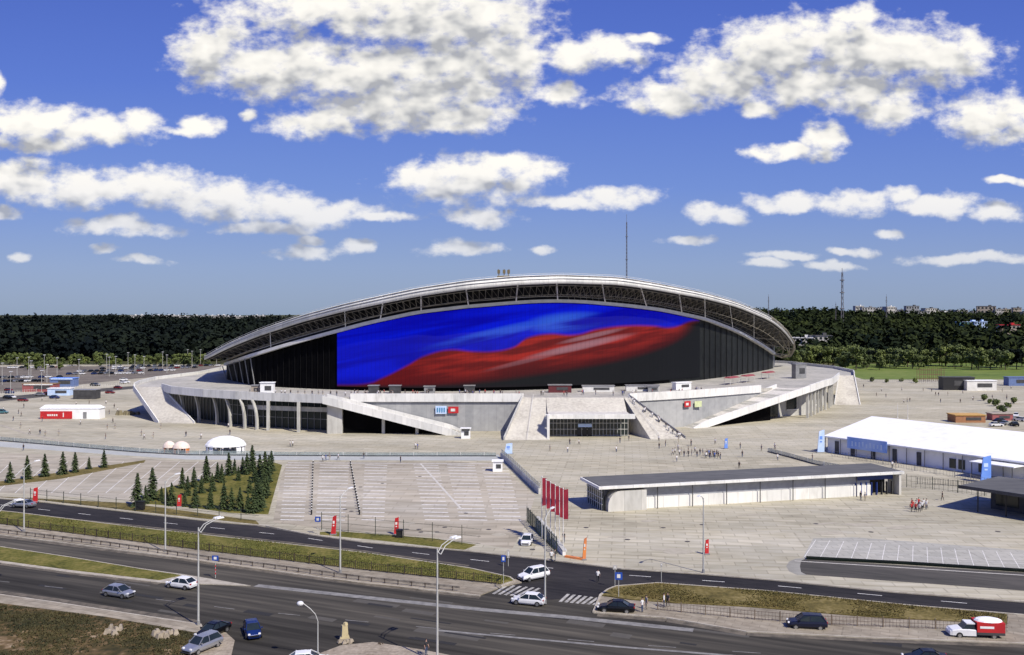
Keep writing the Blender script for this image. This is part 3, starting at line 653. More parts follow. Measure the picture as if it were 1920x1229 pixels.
# --- facade wall (front) and ring behind
BACK = [(132, 470), (120, 500), (85, 525), (30, 537), (-35, 527), (-84, 500), (-108, 455), (-116, 410)]
b = MB(); nv = 6; uvs = []
for k in range(NS):
    for j in range(nv + 1): b.v.append(tuple(fbase[k].lerp(rim[k], j / nv)))
for k in range(NS - 1):
    for j in range(nv):
        i = k * (nv + 1) + j; b.f.append((i, i + nv + 1, i + nv + 2, i + 1)); b.m.append(0 if rimt[k][0] < 1250 else 1)
m_louv = layered('louvre_cladding', [(0, (.006, .007, .007)), (1, (.020, .022, .021))], .05, .5, rough=.55, brick=(3.0, 60, .12, .55))
sp(b, 'facade', [m_blackglass, m_louv])
for k in range(2, NS - 1, 1): # vertical fins of the facade
    if rimt[k][0] < 628 or rimt[k][0] > 1318:
        q, r = fbase[k], rim[k]; b = MB(); b.tube((q.x, q.y - .3, q.z), (r.x, r.y - .3, r.z - .4), .12, n=4); sp(b, 'facade_fin', mat('fin_metal', (.008, .008, .009), .8, spec=.05))
b = MB(); bk = [(rim[-1].x, rim[-1].y)] + BACK + [(rim[0].x, rim[0].y)]
b.wall([(x, y, DZ, interp(y, [(360, 21), (440, 20), (470, 24), (530, 34)])) for x, y in bk], .6); sp(b, 'rear_wall', m_grey)
b = MB()
for k in range(0, NS):
    if rimt[k][0] < 480: q = fbase[k]; b = MB(); b.tube((q.x, q.y - .8, DZ), (q.x - 1.6, q.y - .8, rim[k].z - 1), .2); sp(b, 'facade_strut', m_grey)

# --- media screen: an emissive picture on a curved panel standing proud of the facade
SX0, SX1 = 632, 1312
sx = np.linspace(SX0, SX1, 90); me_v = []; me_f = []; uv = []
rx = [t[0] for t in rimt]
for x in sx:
    d = float(np.interp(x, rx, [t[2] for t in rimt])); ry = float(np.interp(x, rx, [t[1] for t in rimt]))
    d0 = d - .7; ytop = (ry + 5.5 - HZ) * 1 + HZ; top = AT(x, ytop, d0); bot = AT(x, 0, d0); bot.z = DZ + 1.2
    for j in range(9):
        p = bot.lerp(top, j / 8); me_v.append((p.x, p.y - 0, p.z - 0)); yy = HZ + (CH - p.z) * F / p.y
        uv.append(((x - SX0) / (SX1 - SX0), (yy - 560) / 170))
for k in range(89):
    for j in range(8):
        i = k * 9 + j; me_f.append((i, i + 9, i + 10, i + 1))
n0 = len(me_v)
me_v += [(x, y + .5, z) for x, y, z in me_v]; uv += uv   # back sheet gives the screen its thickness
me_f += [tuple(n0 + q for q in reversed(f)) for f in list(me_f)]
def edge(lst):
    for a, c in zip(lst, lst[1:]): me_f.append((a, c, c + n0, a + n0))
edge([k * 9 for k in range(90)][::-1]); edge([k * 9 + 8 for k in range(90)]); edge(list(range(8, -1, -1))[::-1][::-1]); edge([89 * 9 + j for j in range(9)])
me = bpy.data.meshes.new('media_screen'); me.from_pydata([(x, y - 400, z) for x, y, z in me_v], [], me_f)
ul = me.uv_layers.new(name='UVMap')
for lp in me.loops: ul.data[lp.index].uv = uv[lp.vertex_index]
def screen_mat():
    m = bpy.data.materials.new('screen_picture'); m.use_nodes = True; n, l = m.node_tree.nodes, m.node_tree.links
    b = n['Principled BSDF']; b.inputs['Base Color'].default_value = (.004, .004, .005, 1); b.inputs['Roughness'].default_value = .6; b.inputs['Specular IOR Level'].default_value = .1
    tc = n.new('ShaderNodeTexCoord'); s = n.new('ShaderNodeSeparateXYZ'); l.new(tc.outputs['UV'], s.inputs[0]); U, V = s.outputs[0], s.outputs[1]
    def curve(pts):
        c = n.new('ShaderNodeFloatCurve'); cu = c.mapping.curves[0]
        q = [((x - SX0) / (SX1 - SX0), (y - 560) / 170) for x, y in pts]
        cu.points[0].location = q[0]; cu.points[1].location = q[-1]
        for z in q[1:-1]: cu.points.new(*z)
        c.mapping.update(); l.new(U, c.inputs['Value']); return c.outputs[0]
    def M(op, a, b_=None, c=None):
        k = n.new('ShaderNodeMath'); k.operation = op
        for i, x in enumerate((a, b_, c)):
            if x is None: continue
            if isinstance(x, (int, float)): k.inputs[i].default_value = x
            else: l.new(x, k.inputs[i])
        return k.outputs[0]
    def MR(x, a, b_, c=0, d=1):
        k = n.new('ShaderNodeMapRange'); k.interpolation_type = 'SMOOTHSTEP'; l.new(x, k.inputs[0])
        for i, q in enumerate((a, b_, c, d)): k.inputs[i + 1].default_value = q
        return k.outputs[0]
    def MIX(f, a, b_):
        k = n.new('ShaderNodeMix'); k.data_type = 'RGBA'
        if isinstance(f, float): k.inputs[0].default_value = f
        else: l.new(f, k.inputs[0])
        for i, x in ((6, a), (7, b_)):
            if isinstance(x, tuple): k.inputs[i].default_value = (*x, 1)
            else: l.new(x, k.inputs[i])
        return k.outputs[2]
    br = curve([(632, 722), (690, 719), (714, 710), (766, 684), (800, 666), (844, 656), (890, 659), (925, 659), (958, 653), (994, 632), (1029, 626), (1074, 628), (1126, 616), (1174, 611), (1223, 611), (1255, 614), (1304, 601), (1312, 601)])
    lo = curve([(632, 735), (700, 730), (800, 727), (900, 719), (997, 706), (1094, 691), (1174, 675), (1223, 661), (1271, 641), (1305, 617), (1312, 605)])
    mp = n.new('ShaderNodeCombineXYZ'); slope = M('MULTIPLY_ADD', U, .62, V)
    l.new(M('MULTIPLY', U, 1.6), mp.inputs[0]); l.new(M('MULTIPLY', slope, 3.2), mp.inputs[1])
    t = n.new('ShaderNodeTexNoise'); t.inputs['Scale'].default_value = 1.7; t.inputs['Detail'].default_value = 3; t.inputs['Distortion'].default_value = .7; l.new(mp.outputs[0], t.inputs['Vector'])
    t2 = n.new('ShaderNodeTexNoise'); t2.inputs['Scale'].default_value = 4.2; t2.inputs['Detail'].default_value = 2; l.new(mp.outputs[0], t2.inputs['Vector'])
    def blob(x, y, rx, ry, tilt=0.0):
        u0, v0 = (x - SX0) / (SX1 - SX0), (y - 560) / 170; a, c = rx / (SX1 - SX0), ry / 170
        du = M('SUBTRACT', U, u0); dv = M('ADD', M('SUBTRACT', V, v0), M('MULTIPLY', du, tilt))
        e = M('ADD', M('POWER', M('ABSOLUTE', M('DIVIDE', du, a)), 2), M('POWER', M('ABSOLUTE', M('DIVIDE', dv, c)), 2))
        k = n.new('ShaderNodeMapRange'); k.interpolation_type = 'SMOOTHSTEP'; l.new(e, k.inputs[0]); k.inputs[1].default_value = 1; k.inputs[2].default_value = 0; return k.outputs[0]
    hb = M('MULTIPLY', M('MAXIMUM', blob(1060, 604, 90, 22, .35), M('MULTIPLY', blob(940, 622, 170, 12, .9), .7)), MR(t.outputs[0], .3, .62))
    blue = MIX(MR(t.outputs[0], .35, .7), (0.0, 0.0, .40), (.0, .008, .72)); blue = MIX(hb, blue, (.035, .12, .72))
    streak = MR(t2.outputs[0], .38, .68)
    red = MIX(streak, (.15, .006, .005), (.40, .020, .012))
    hr = M('MAXIMUM', M('MAXIMUM', blob(1085, 650, 120, 9, .9), M('MULTIPLY', blob(1110, 630, 75, 6, .9), .8)), M('MULTIPLY', blob(990, 676, 100, 6, 1.0), .5))
    red = MIX(M('MULTIPLY', hr, .8), red, (.40, .20, .24))
    dist = M('SUBTRACT', lo, V); red = MIX(MR(dist, .0, .24), (.06, .002, .003), red)
    leftdark = MR(U, .05, .42); red = MIX(leftdark, (.13, .003, .004), red)
    f1 = MR(M('SUBTRACT', V, br), -.022, .026); col = MIX(f1, blue, red)
    f2 = MR(M('SUBTRACT', V, lo), -.05, .03); col = MIX(f2, col, (.006, .007, .008))
    f3 = MR(U, .93, 1.0); f4 = M('MULTIPLY', f3, MR(V, .20, .30)); col = MIX(f4, col, (.006, .007, .008))
    col = MIX(MR(V, .93, 1.0), col, (.01, .006, .01))
    bt = n.new('ShaderNodeTexBrick'); bt.offset = 0; bt.inputs['Scale'].default_value = 1; bt.inputs['Brick Width'].default_value = .0118; bt.inputs['Row Height'].default_value = .058
    bt.inputs['Mortar Size'].default_value = .0011; bt.inputs['Color1'].default_value = (1, 1, 1, 1); bt.inputs['Color2'].default_value = (.95, .95, .95, 1); bt.inputs['Mortar'].default_value = (.84, .84, .84, 1)
    l.new(tc.outputs['UV'], bt.inputs['Vector']); mu = n.new('ShaderNodeMix'); mu.data_type = 'RGBA'; mu.blend_type = 'MULTIPLY'; mu.inputs[0].default_value = 1; l.new(col, mu.inputs[6]); l.new(bt.outputs[0], mu.inputs[7]); col = mu.outputs[2]
    l.new(col, b.inputs['Emission Color']); b.inputs['Emission Strength'].default_value = 0.82
    return m
me.materials.append(screen_mat()); me.update()
o = bpy.data.objects.new('media_screen', me); C.objects.link(o); o.parent = ST
# --- rim gallery along the facade top
b = MB(); b.wall([(p.x, p.y - 1.6, p.z - .75, p.z + .35) for p in rim], 1.6); sp(b, 'rim_gallery', m_wsteel)
b = MB()
b.path([(p.x, p.y - 2.3, p.z + 1.3) for p in rim[::2]], .06, 4)
sp(b, 'rim_handrail', m_wsteel)

# --- roof: outer lip, inward rings, soffit
cxr, cyr = 8.0, 425.0
lipback = [(140, 468, 22), (126, 510, 30), (88, 540, 40), (30, 552, 46), (-40, 542, 42), (-95, 512, 32), (-124, 460, 22), (-128, 400, 18)]
loop = [Vector(p) for p in lip] + [Vector(p) for p in lipback]
def inner(p, f, zc):
    q = Vector((cxr + (p.x - cxr) * f, cyr + (p.y - cyr) * f, zc))
    px = CX + q.x / q.y * F                       # stay under the sight line of the front lip, as the real shell does
    yl = float(np.interp(px, lipt[:, 0], lipt[:, 1]))
    q.z = min(q.z, CH + (HZ - yl) / F * q.y - 1.0); return q
rings = [loop, [inner(p, .9, p.z + 3) for p in loop], [inner(p, .75, max(p.z, 40) + 3) for p in loop], [inner(p, .5, 49) for p in loop]]
b = MB(); n = len(loop)
for r in rings: b.v += [tuple(p) for p in r]
for a in range(3):
    for k in range(n):
        b.f.append((a * n + k, a * n + (k + 1) % n, (a + 1) * n + (k + 1) % n, (a + 1) * n + k)); b.m.append(0)
sp(b, 'roof_shell', m_wsteel, True)
b = MB()
FH = lambda k: 1.2 + 1.5 * math.sin(math.pi * min(1, max(0, k / (NS - 1)))) ** .6
for k in range(NS):
    p = lip[k]; h = FH(k); b.v += [(p.x, p.y + .9, p.z + .25), (p.x, p.y - .1, p.z - h * .45), (p.x, p.y - .2, p.z - h), (p.x, p.y + 1.2, p.z - h - .05)]
for k in range(NS - 1):
    for j in range(3):
        i = 4 * k + j; b.f.append((i, i + 1, i + 5, i + 4)); b.m.append(0)
sp(b, 'roof_fascia', m_white, True)
b = MB(); b.path([(p.x, p.y - .25, p.z - FH(k) * .42) for k, p in enumerate(lip)], .13, 5); sp(b, 'gutter_pipe', m_grey)
b = MB(); b.path([(p.x, p.y + .2, p.z + .7) for p in lip[::2]], .05, 4)
for p in lip[::3]: b.tube(p, (p.x, p.y + .2, p.z + .7), .04, n=3)
sp(b, 'roof_edge_handrail', m_wsteel)
# soffit: dark surface from fascia to facade, and the wall above the rim
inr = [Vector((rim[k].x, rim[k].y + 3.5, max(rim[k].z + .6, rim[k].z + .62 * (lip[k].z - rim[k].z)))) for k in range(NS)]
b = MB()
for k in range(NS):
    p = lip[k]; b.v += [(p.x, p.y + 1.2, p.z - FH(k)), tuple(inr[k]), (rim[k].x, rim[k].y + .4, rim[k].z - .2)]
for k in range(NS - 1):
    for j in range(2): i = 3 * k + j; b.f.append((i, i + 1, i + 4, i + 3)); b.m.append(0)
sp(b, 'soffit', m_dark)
# space truss in front of the soffit
def ring_at(s, drop): return [lip[k].lerp(rim[k], s) + Vector((0, .8 * (1 - s), -drop - (FH(k) + .1) * (1 - s))) for k in range(NS)]
c1, c2, c3 = ring_at(.06, .3), ring_at(.36, 1.6), ring_at(.66, .4)
b = MB()
for c, r in ((c1, .12), (c2, .12), (c3, .11)): b.path(c, r, 4)
for k in range(NS - 1):
    A, B_ = c1[k], c2[k]; b.tube(A, B_, .065, n=3, cap=False); b.tube(c1[k], c2[k + 1], .06, n=3, cap=False); b.tube(c2[k], c3[k + 1], .08, n=3, cap=False)
    b.tube(c2[k], c3[k], .09, n=3, cap=False); b.tube(c2[k], Vector((lip[k].x, lip[k].y + 6, lip[k].z - FH(k) - .2)), .07, n=3, cap=False)
    if k > NS * .6: b.tube(c3[k], c1[k + 1], .1, n=3, cap=False); b.tube(c1[k], (c2[k + 1] + c3[k + 1]) / 2, .1, n=3, cap=False); b.tube(c2[k], rim[k + 1], .09, n=3, cap=False)
sp(b, 'space_truss', m_steel)
for px in (510, 648, 719, 786, 876, 965, 1049, 1131, 1208, 1278, 1323, 1372, 1410):
    k = int(np.argmin(np.abs(rimt[:, 0] - px))); j = int(np.argmin(np.abs(lipt[:, 0] - px)))
    b = MB(); b.tube((rim[k].x, rim[k].y - 1.8, rim[k].z), lip[j] + Vector((0, 1, -FH(j) + .1)), .24 if 700 < px < 1340 else .16, n=6); sp(b, 'roof_strut', m_wsteel)
# right end: curled edge ring of the shell
e = lip[-1]; b = MB(); pts = [lip[-6], lip[-3], e, AT(1489, 655, 452), AT(1482, 667, 460), AT(1466, 670, 462), AT(1449, 664, 452)]
b.path(pts, .6, 8); sp(b, 'roof_end_ring', m_steel)
b = MB()
for f1, f2 in ((pts[2], pts[6]), (pts[3], pts[5]), (pts[1], pts[5]), (pts[4], pts[1]), (pts[0], pts[4]), (pts[3], rim[-4]), (pts[4], rim[-1]), (pts[2], rim[-6])): b.tube(f1, f2, .28, n=4)
sp(b, 'roof_end_bracing', m_steel)
# equipment cluster on the crest
p = AT(944, 518, 304); p.z -= .4; b = MB()
for dx in (-1.4, .2, 1.5): b.tube((p.x + dx, p.y, p.z), (p.x + dx * 1.2, p.y, p.z + 2.6), .16); b.box((p.x + dx * 1.1, p.y, p.z + 1.2), (.9, .6, 1.2))
b.box((p.x, p.y, p.z - .1), (4.2, 1, .6)); tag(b.build('roof_equipment', mat('rigging_metal', (.16, .13, .07), .6)), 'small brownish rigging cluster standing on the crest of the stadium roof', 'rigging')

# ================================================================== FAR WOODS AND TREES
def quad_cloud(centres, radii, per, size, seed=1, squash=.8):
    """leaf clumps: 'per' small quads spread through each crown's outer volume"""
    r = np.random.default_rng(seed); N = len(centres); M = N * per
    d = r.normal(size=(M, 3)); d[:, 2] = d[:, 2] * .8 + .25; d /= np.linalg.norm(d, axis=1)[:, None]; rad = r.uniform(.55, 1.0, (M, 1))
    lump = 1 + .28 * np.sin(d[:, :1] * 5 + np.repeat(np.arange(N), per)[:, None]) * np.cos(d[:, 1:2] * 4 + d[:, 2:] * 3)
    c = np.repeat(centres, per, 0) + d * rad * lump * np.repeat(radii, per, 0)
    c[:, 2] = np.maximum(c[:, 2], np.repeat(centres[:, 2] - radii[:, 2] * .9, per))
    nrm = d + r.normal(size=(M, 3)) * .55; nrm[:, 2] += .25; nrm /= np.linalg.norm(nrm, axis=1)[:, None]
    u = np.cross(nrm, r.normal(size=(M, 3))); u /= np.linalg.norm(u, axis=1)[:, None]; w = np.cross(nrm, u)
    s = (size * r.uniform(.6, 1.3, (M, 1))) * np.repeat(radii.mean(1) / radii.mean(), per)[:, None]
    v = np.stack([c - u * s - w * s * .7, c + u * s - w * s * .8, c + u * s * .8 + w * s, c - u * s * .9 + w * s * .8], 1).reshape(-1, 3)
    return v
def quads_mesh(name, v):
    me = bpy.data.meshes.new(name); n = len(v) // 4
    me.vertices.add(len(v)); me.vertices.foreach_set('co', v.ravel()); me.loops.add(4 * n); me.polygons.add(n)
    me.loops.foreach_set('vertex_index', np.arange(4 * n, dtype=np.int32)); me.polygons.foreach_set('loop_start', np.arange(0, 4 * n, 4, dtype=np.int32))
    me.update(calc_edges=True); me.validate(); return me
pts = []
r_ = np.random.default_rng(5)
while len(pts) < 12000:
    D = 690 * (2400 / 690) ** r_.random(); px = r_.choice([r_.uniform(-260, 600), r_.uniform(1380, 2180), r_.uniform(-260, 600), r_.uniform(1380, 2180), r_.uniform(600, 1380)]); X = (px - CX) / F * D
    if px < 620 and D < 700 + 0.05 * abs(X): continue
    if px > 1300 and D < 690: continue
    pts.append((X, D))
cen = np.array([(x, y, hland(x, y)) for x, y in pts]); rr = r_.uniform(.7, 1.25, len(cen))
rad = np.stack([6.5 * rr, 6.5 * rr, 7 * rr * r_.uniform(.55, 1.55, len(cen))], 1); cen[:, 2] += rad[:, 2] * .9
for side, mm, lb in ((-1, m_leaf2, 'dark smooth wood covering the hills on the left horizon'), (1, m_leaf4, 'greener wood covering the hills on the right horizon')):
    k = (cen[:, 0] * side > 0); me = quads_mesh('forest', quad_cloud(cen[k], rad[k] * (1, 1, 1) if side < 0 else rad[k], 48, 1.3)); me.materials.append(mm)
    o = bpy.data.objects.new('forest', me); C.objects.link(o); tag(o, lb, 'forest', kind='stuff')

def tree_maker(seed, m, h=14):
    def mk():
        r = random.Random(seed); t = thing('broadleaf_tree', 'tree', 'tree')
        b = MB(); b.tube((0, 0, 0), (.2, .1, h * .35), .32, .22, 7)
        for k in range(5):
            a = r.uniform(0, 6.28); b.tube((.15, .08, h * r.uniform(.2, .36)), (math.cos(a) * h * .2, math.sin(a) * h * .2, h * r.uniform(.5, .7)), .16, .05, 5)
        b.build('trunk', m_bark, t)
        cs = []; rs = []
        for k in range(11):
            a = r.uniform(0, 6.28); q = r.uniform(0, h * .28); z = r.uniform(h * .28, h * .82); cs.append((math.cos(a) * q, math.sin(a) * q, z)); e = h * r.uniform(.12, .2) * (1.15 - .4 * z / h); rs.append((e, e, e * .85))
        me = quads_mesh('crown', quad_cloud(np.array(cs), np.array(rs), 95, .42, seed)); me.materials.append(m)
        c = bpy.data.objects.new('crown', me); C.objects.link(c); c.parent = t; return t
    return mk
TG = 'trees standing along the far edge of the meadow'
protos = [Proto(tree_maker(s, m)) for s, m in ((1, m_leaf), (2, m_leaf3), (3, m_leaf), (4, m_leaf2))]
LB = ['mid green bushy tree in the row behind the meadow', 'pale green rounded tree in the row behind the meadow', 'mid green broad tree in the row behind the meadow', 'dark green tree in the row behind the meadow']
r2 = random.Random(3)
for k in range(74):
    px = 1478 + k * 6.8 + r2.uniform(-5, 5); D = r2.uniform(600, 655) if px < 1500 or px > 1560 else 640; i = r2.choice([0, 0, 1, 1, 2, 3])
    p = Vector(((px - CX) / F * D, D, 0)); protos[i].put((p.x, p.y, -.3), r2.uniform(0, 6), LB[i], r2.uniform(.55, 1.25), TG)
lprot = [Proto(tree_maker(11, m_leaf3, 9)), Proto(tree_maker(12, m_leaf, 9))]
for k in range(34):
    px = -20 + k * 12.5 + r2.uniform(-5, 5); D = 655 + r2.uniform(-12, 20)
    if px > 420: break
    i = k % 2; lprot[i].put(((px - CX) / F * D, D, -.3), r2.uniform(0, 6), ['small yellow green tree behind the far left parking', 'small mid green tree behind the far left parking'][i], r2.uniform(.6, 1.15), 'small trees behind the far left parking')
for px, sc in ((52, .8), (68, .95), (84, .7), (112, .8)):
    lprot[0].put(((px - CX) / F * 600, 600, 0), px, 'yellow green tree between the amber kiosks and the blue stall', sc * .7, 'yellow green trees by the amber kiosks')

# --- spruces
def spruce(seed):
    def mk():
        r = np.random.default_rng(seed); t = thing('spruce_tree', 'tree', 'tree'); h = 7.0
        b = MB(); b.tube((0, 0, 0), (0, 0, h * .97), .13, .02, 6); b.build('trunk', m_bark, t)
        vs = []; z = .45
        while z < h * .985:
            f = 1 - z / h; R_ = (1.75 * f ** .8 + .06) * r.uniform(.78, 1.15); nb = int(7 + 9 * f)
            for k in range(nb):
                a = r.uniform(0, 6.28); L = R_ * r.uniform(.7, 1.12); dr = -L * r.uniform(.18, .42); n = max(2, int(L / .28))
                for s in range(n):
                    q0, q1 = s / n, (s + 1.4) / n; w = .26 * (1 - .6 * q0) + .05
                    c0 = np.array([math.cos(a) * L * q0, math.sin(a) * L * q0, z + dr * q0 ** 1.3]); c1 = np.array([math.cos(a) * L * q1, math.sin(a) * L * q1, z + dr * q1 ** 1.3 + r.uniform(-.05, .05)])
                    n_ = np.array([-math.sin(a), math.cos(a), r.uniform(-.5, .5)]) * w
                    vs += [c0 - n_, c1 - n_ * .4, c1 + n_ * .4, c0 + n_]
            z += .17 + .12 * f
        me = quads_mesh('crown', np.array(vs)); me.materials.append(m_spruce)
        c = bpy.data.objects.new('crown', me); C.objects.link(c); c.parent = t; return t
    return mk
SPR = [Proto(spruce(s)) for s in (21, 22, 23)]
def sprz(px, pt, pb): d = G(px, pb).y; return (pb - pt) / F * d / 7.0
n_ = 0
for px, pt, pb in ((19, 865, 905), (51, 853, 899), (84, 850, 894), (118, 846, 890), (141, 847, 886), (195, 842, 877), (167, 856, 880)):
    g = G(px, pb); SPR[n_ % 3].put((g.x, g.y, 0), n_ * 1.7, ['spruce standing alone at the near end of the left lawn strip', 'second spruce in from the near end of the left lawn strip', 'widest spruce of the row on the left lawn strip', 'tall narrow spruce in the middle of the left lawn strip', 'slender spruce on the left lawn strip just before its far end', 'spruce at the far right tip of the left lawn strip', 'smallest spruce of the row on the left lawn strip'][n_], sprz(px, pt, pb), 'spruces on the left lawn strip'); n_ += 1
for px, pt, pb in ((258, 880, 950), (286, 878, 938), (322, 894, 948), (342, 874, 916), (364, 860, 914), (366, 900, 952), (387, 853, 905), (395, 900, 954), (408, 862, 899), (429, 848, 892), (434, 902, 957), (455, 853, 886),
                   (473, 836, 884), (475, 905, 962), (497, 842, 905), (500, 870, 930), (482, 880, 940), (504, 852, 890), (458, 872, 884), (488, 890, 952), (440, 860, 888), (303, 905, 940), (416, 866, 905), (420, 906, 955), (447, 868, 902), (463, 846, 890), (468, 880, 925), (478, 862, 905), (487, 850, 900), (492, 868, 915), (495, 885, 935), (484, 900, 958), (465, 915, 962), (450, 908, 958), (509, 846, 884), (502, 860, 902), (352, 890, 930), (378, 878, 925), (398, 880, 922), (312, 915, 945), (346, 912, 950), (273, 905, 945)):
    g = G(px, pb); SPR[n_ % 3].put((g.x, g.y, 0), n_ * 1.7, 'dark green spruce in the cluster on the wedge shaped lawn', sprz(px, pt, pb) * (.72 + .36 * ((n_ * 37) % 11) / 11), 'spruces on the wedge shaped lawn'); n_ += 1

# --- tufts of grass on the near lawns
def in_poly(x, y, poly):
    c = False; j = len(poly) - 1
    for i in range(len(poly)):
        (xi, yi), (xj, yj) = poly[i], poly[j]
        if (yi > y) != (yj > y) and x < (xj - xi) * (y - yi) / (yj - yi) + xi: c = not c
        j = i
    return c
def tufts(pix, n, z, m, s, seed, label):
    poly = gpoly(pix); xs = [p[0] for p in poly]; ys = [p[1] for p in poly]; r = np.random.default_rng(seed); P = []
    while len(P) < n:
        x, y = r.uniform(min(xs), max(xs)), r.uniform(min(ys), max(ys))
        if in_poly(x, y, poly) and math.sin(x * .45 + 1.3 * math.sin(y * .3)) + math.cos(y * .5 + x * .2) + r.uniform(-1, 1) > -.3: P.append((x, y, z))
    v = []
    for x, y, z_ in P:
        for k in range(3):
            a = r.uniform(0, 3.14); d = np.array([math.cos(a), math.sin(a), 0]) * s * r.uniform(.5, 1); up = np.array([r.uniform(-.15, .15), r.uniform(-.15, .15), s * r.uniform(.7, 1.6)]); c = np.array([x, y, z_])
            v += [c - d * .6, c + d * .6, c + d * .35 + up, c - d * .45 + up]
    me = quads_mesh('grass', np.array(v)); me.materials.append(m); o = bpy.data.objects.new('grass', me); C.objects.link(o); tag(o, label, 'grass', kind='stuff')
tufts([(-10, 1132), (200, 1159), (359, 1186), (370, 1195), (330, 1262), (-10, 1262)], 5200, -.03, mat('rough_grass', (.085, .07, .024), .9, (.026, .03, .010), .25), .13, 1, 'rough olive grass on the near left slope')
tufts([(0, 962), (266, 991), (539, 1021), (680, 1037), (879, 1067), (956, 1085), (939, 1094), (680, 1067), (399, 1033), (200, 1007), (0, 981)], 9000, .08, mat('mown_grass', (.15, .155, .035), .9, (.08, .09, .02), .3), .10, 2, 'mown yellow green grass between the two roads')
tufts([(1145, 1106), (1233, 1095), (1439, 1110), (1705, 1137), (1886, 1154), (1886, 1170), (1629, 1156), (1400, 1137), (1266, 1130), (1150, 1115)], 6000, .08, mat('dry_grass', (.17, .13, .04), .9, (.09, .08, .02), .3), .10, 3, 'dry brownish grass beside the right pavement')

# ================================================================== FAR BUILDINGS AND MASTS
def far_building(name, label, px, D, w, dep, h, base, mwall, mroof, rz=0.0, rows=3, cols=6, pitched=False, group=None):
    z = hland((px - CX) / F * D, D) + base; t = thing(name, label, 'building', ((px - CX) / F * D, D, z), rz, group)
    b = MB(); b.box((0, 0, 0), (w, dep, h)); b.build('wall', mwall, t)
    b = MB()
    if pitched:
        for s in (-1, 1): b.face([(-w / 2 - 1, s * dep / 2 * 1.1, h), (w / 2 + 1, s * dep / 2 * 1.1, h), (w / 2 + 1, 0, h + dep * .3), (-w / 2 - 1, 0, h + dep * .3)])
        b.face([(-w / 2, -dep / 2, h), (-w / 2, dep / 2, h), (-w / 2, 0, h + dep * .28)]); b.face([(w / 2, -dep / 2, h), (w / 2, dep / 2, h), (w / 2, 0, h + dep * .28)])
    else: b.box((0, 0, h), (w + .8, dep + .8, .6)); b.box((w * .2, 0, h + .6), (w * .15, dep * .4, 2))
    b.build('roof', mroof, t)
    for i in range(rows):
        zz = h * (i + .35) / rows
        for j in range(cols): b = MB(); b.box((-w / 2 + w * (j + .5) / cols, -dep / 2 - .05, zz), (w / cols * .5, .2, h / rows * .45)); b.build('window', m_glass, t)
    return t
m_pale = mat('pale_render', (.5, .48, .45), .8); m_bei = mat('beige_render', (.4, .34, .27), .8); m_teal = mat('teal_cladding', (.14, .36, .38), .6)
mats_ = [m_pale, m_bei, m_pale, mat('grey_render', (.3, .3, .31), .8)]
FB = [(1816, 1150, 26, 14, 9, 0, m_teal, m_lblue, 'teal building with a pale blue roof among the trees at right'),
      (1837, 1140, 14, 12, 9, 1, m_lblue, m_lblue, 'pale blue block next to the teal building among the trees'),
      (1537, 760, 18, 10, 8, 3, m_pale, m_roofg, 'white block half hidden by trees beside the roof end'),
      (1504, 740, 16, 10, 6, 4, m_pale, m_wsteel, 'low pale building just behind the curled roof end'),
      (1890, 1000, 20, 14, 10, 2, m_bei, m_red, 'beige house with reddish roof at the far right slope')]
for px, D, w, dp, h, bs, mw, mr_, lab in FB: far_building('far_building', lab, px, D, w, dp, h, bs + 7, mw, mr_, r2.uniform(-.3, .3), 2, 5)
r3 = random.Random(9)
for k in range(26):
    px = 1610 + k * 13 + r3.uniform(-5, 5); D = r3.uniform(1750, 2000); w = r3.uniform(14, 34)
    far_building('apartment_block', 'distant pale block on the skyline at right', px, D, w, 14, r3.uniform(9, 22), 6, r3.choice(mats_), r3.choice([m_roofg, m_wsteel, m_grey]), r3.uniform(-.4, .4), 3, 5, group='distant blocks on the right skyline')
for k in range(24):
    px = 252 + k * 10.4 + r3.uniform(-2, 2); D = 2150
    far_building('far_house', 'tiny white building in the line on the left horizon', px, D, r3.uniform(9, 18), 12, r3.uniform(4, 7), 12, m_pale, m_wsteel, 0, 1, 4, group='white buildings along the left horizon')
def mast(px, ptop, D, w, label, guys=False):
    X = (px - CX) / F * D; z0 = hland(X, D); h = CH + (HZ - ptop) / F * D - z0; t = thing('lattice_mast', label, 'mast', (X, D, z0)); m_mast = mat('mast_steel', (.16, .15, .16), .6)
    b = MB(); n = int(h / (w * 2.2)); P = [(math.cos(a) * w * .55, math.sin(a) * w * .55) for a in (1.57, 3.66, 5.76)]
    for x, y in P: b.tube((x, y, 0), (x * .5, y * .5, h * .93), w * .11, n=4)
    b.build('tower_leg', m_mast, t); b = MB()
    for k in range(n):
        for i in range(3):
            a, c = P[i], P[(i + 1) % 3]; f0, f1 = 1 - .5 * k / n, 1 - .5 * (k + 1) / n
            b.tube((a[0] * f0, a[1] * f0, h * .93 * k / n), (c[0] * f1, c[1] * f1, h * .93 * (k + 1) / n), w * .06, n=3)
    b.build('bracing', m_mast, t); b = MB(); b.tube((0, 0, h * .92), (0, 0, h), w * .09, n=5); b.build('antenna', m_mast, t)
    b = MB(); [b.box((0, 0, h * f), (w * 1.3, w * 1.3, w * .3)) for f in (.35, .6, .8)]; b.build('platform', m_mast, t)
mast(1175, 402, 1400, 2.6, 'very tall thin lattice mast rising behind the stadium roof')
mast(1579, 503, 1250, 3.6, 'tall lattice mast standing over the right hand woods')
mast(1441, 552, 1300, 1.6, 'thin short mast just right of the roof end skyline')
mast(1662, 552, 1300, 1.6, 'thin mast on the skyline right of the tall lattice mast'); mast(1567, 566, 1300, 1.4, 'smallest mast close left of the tall lattice mast')

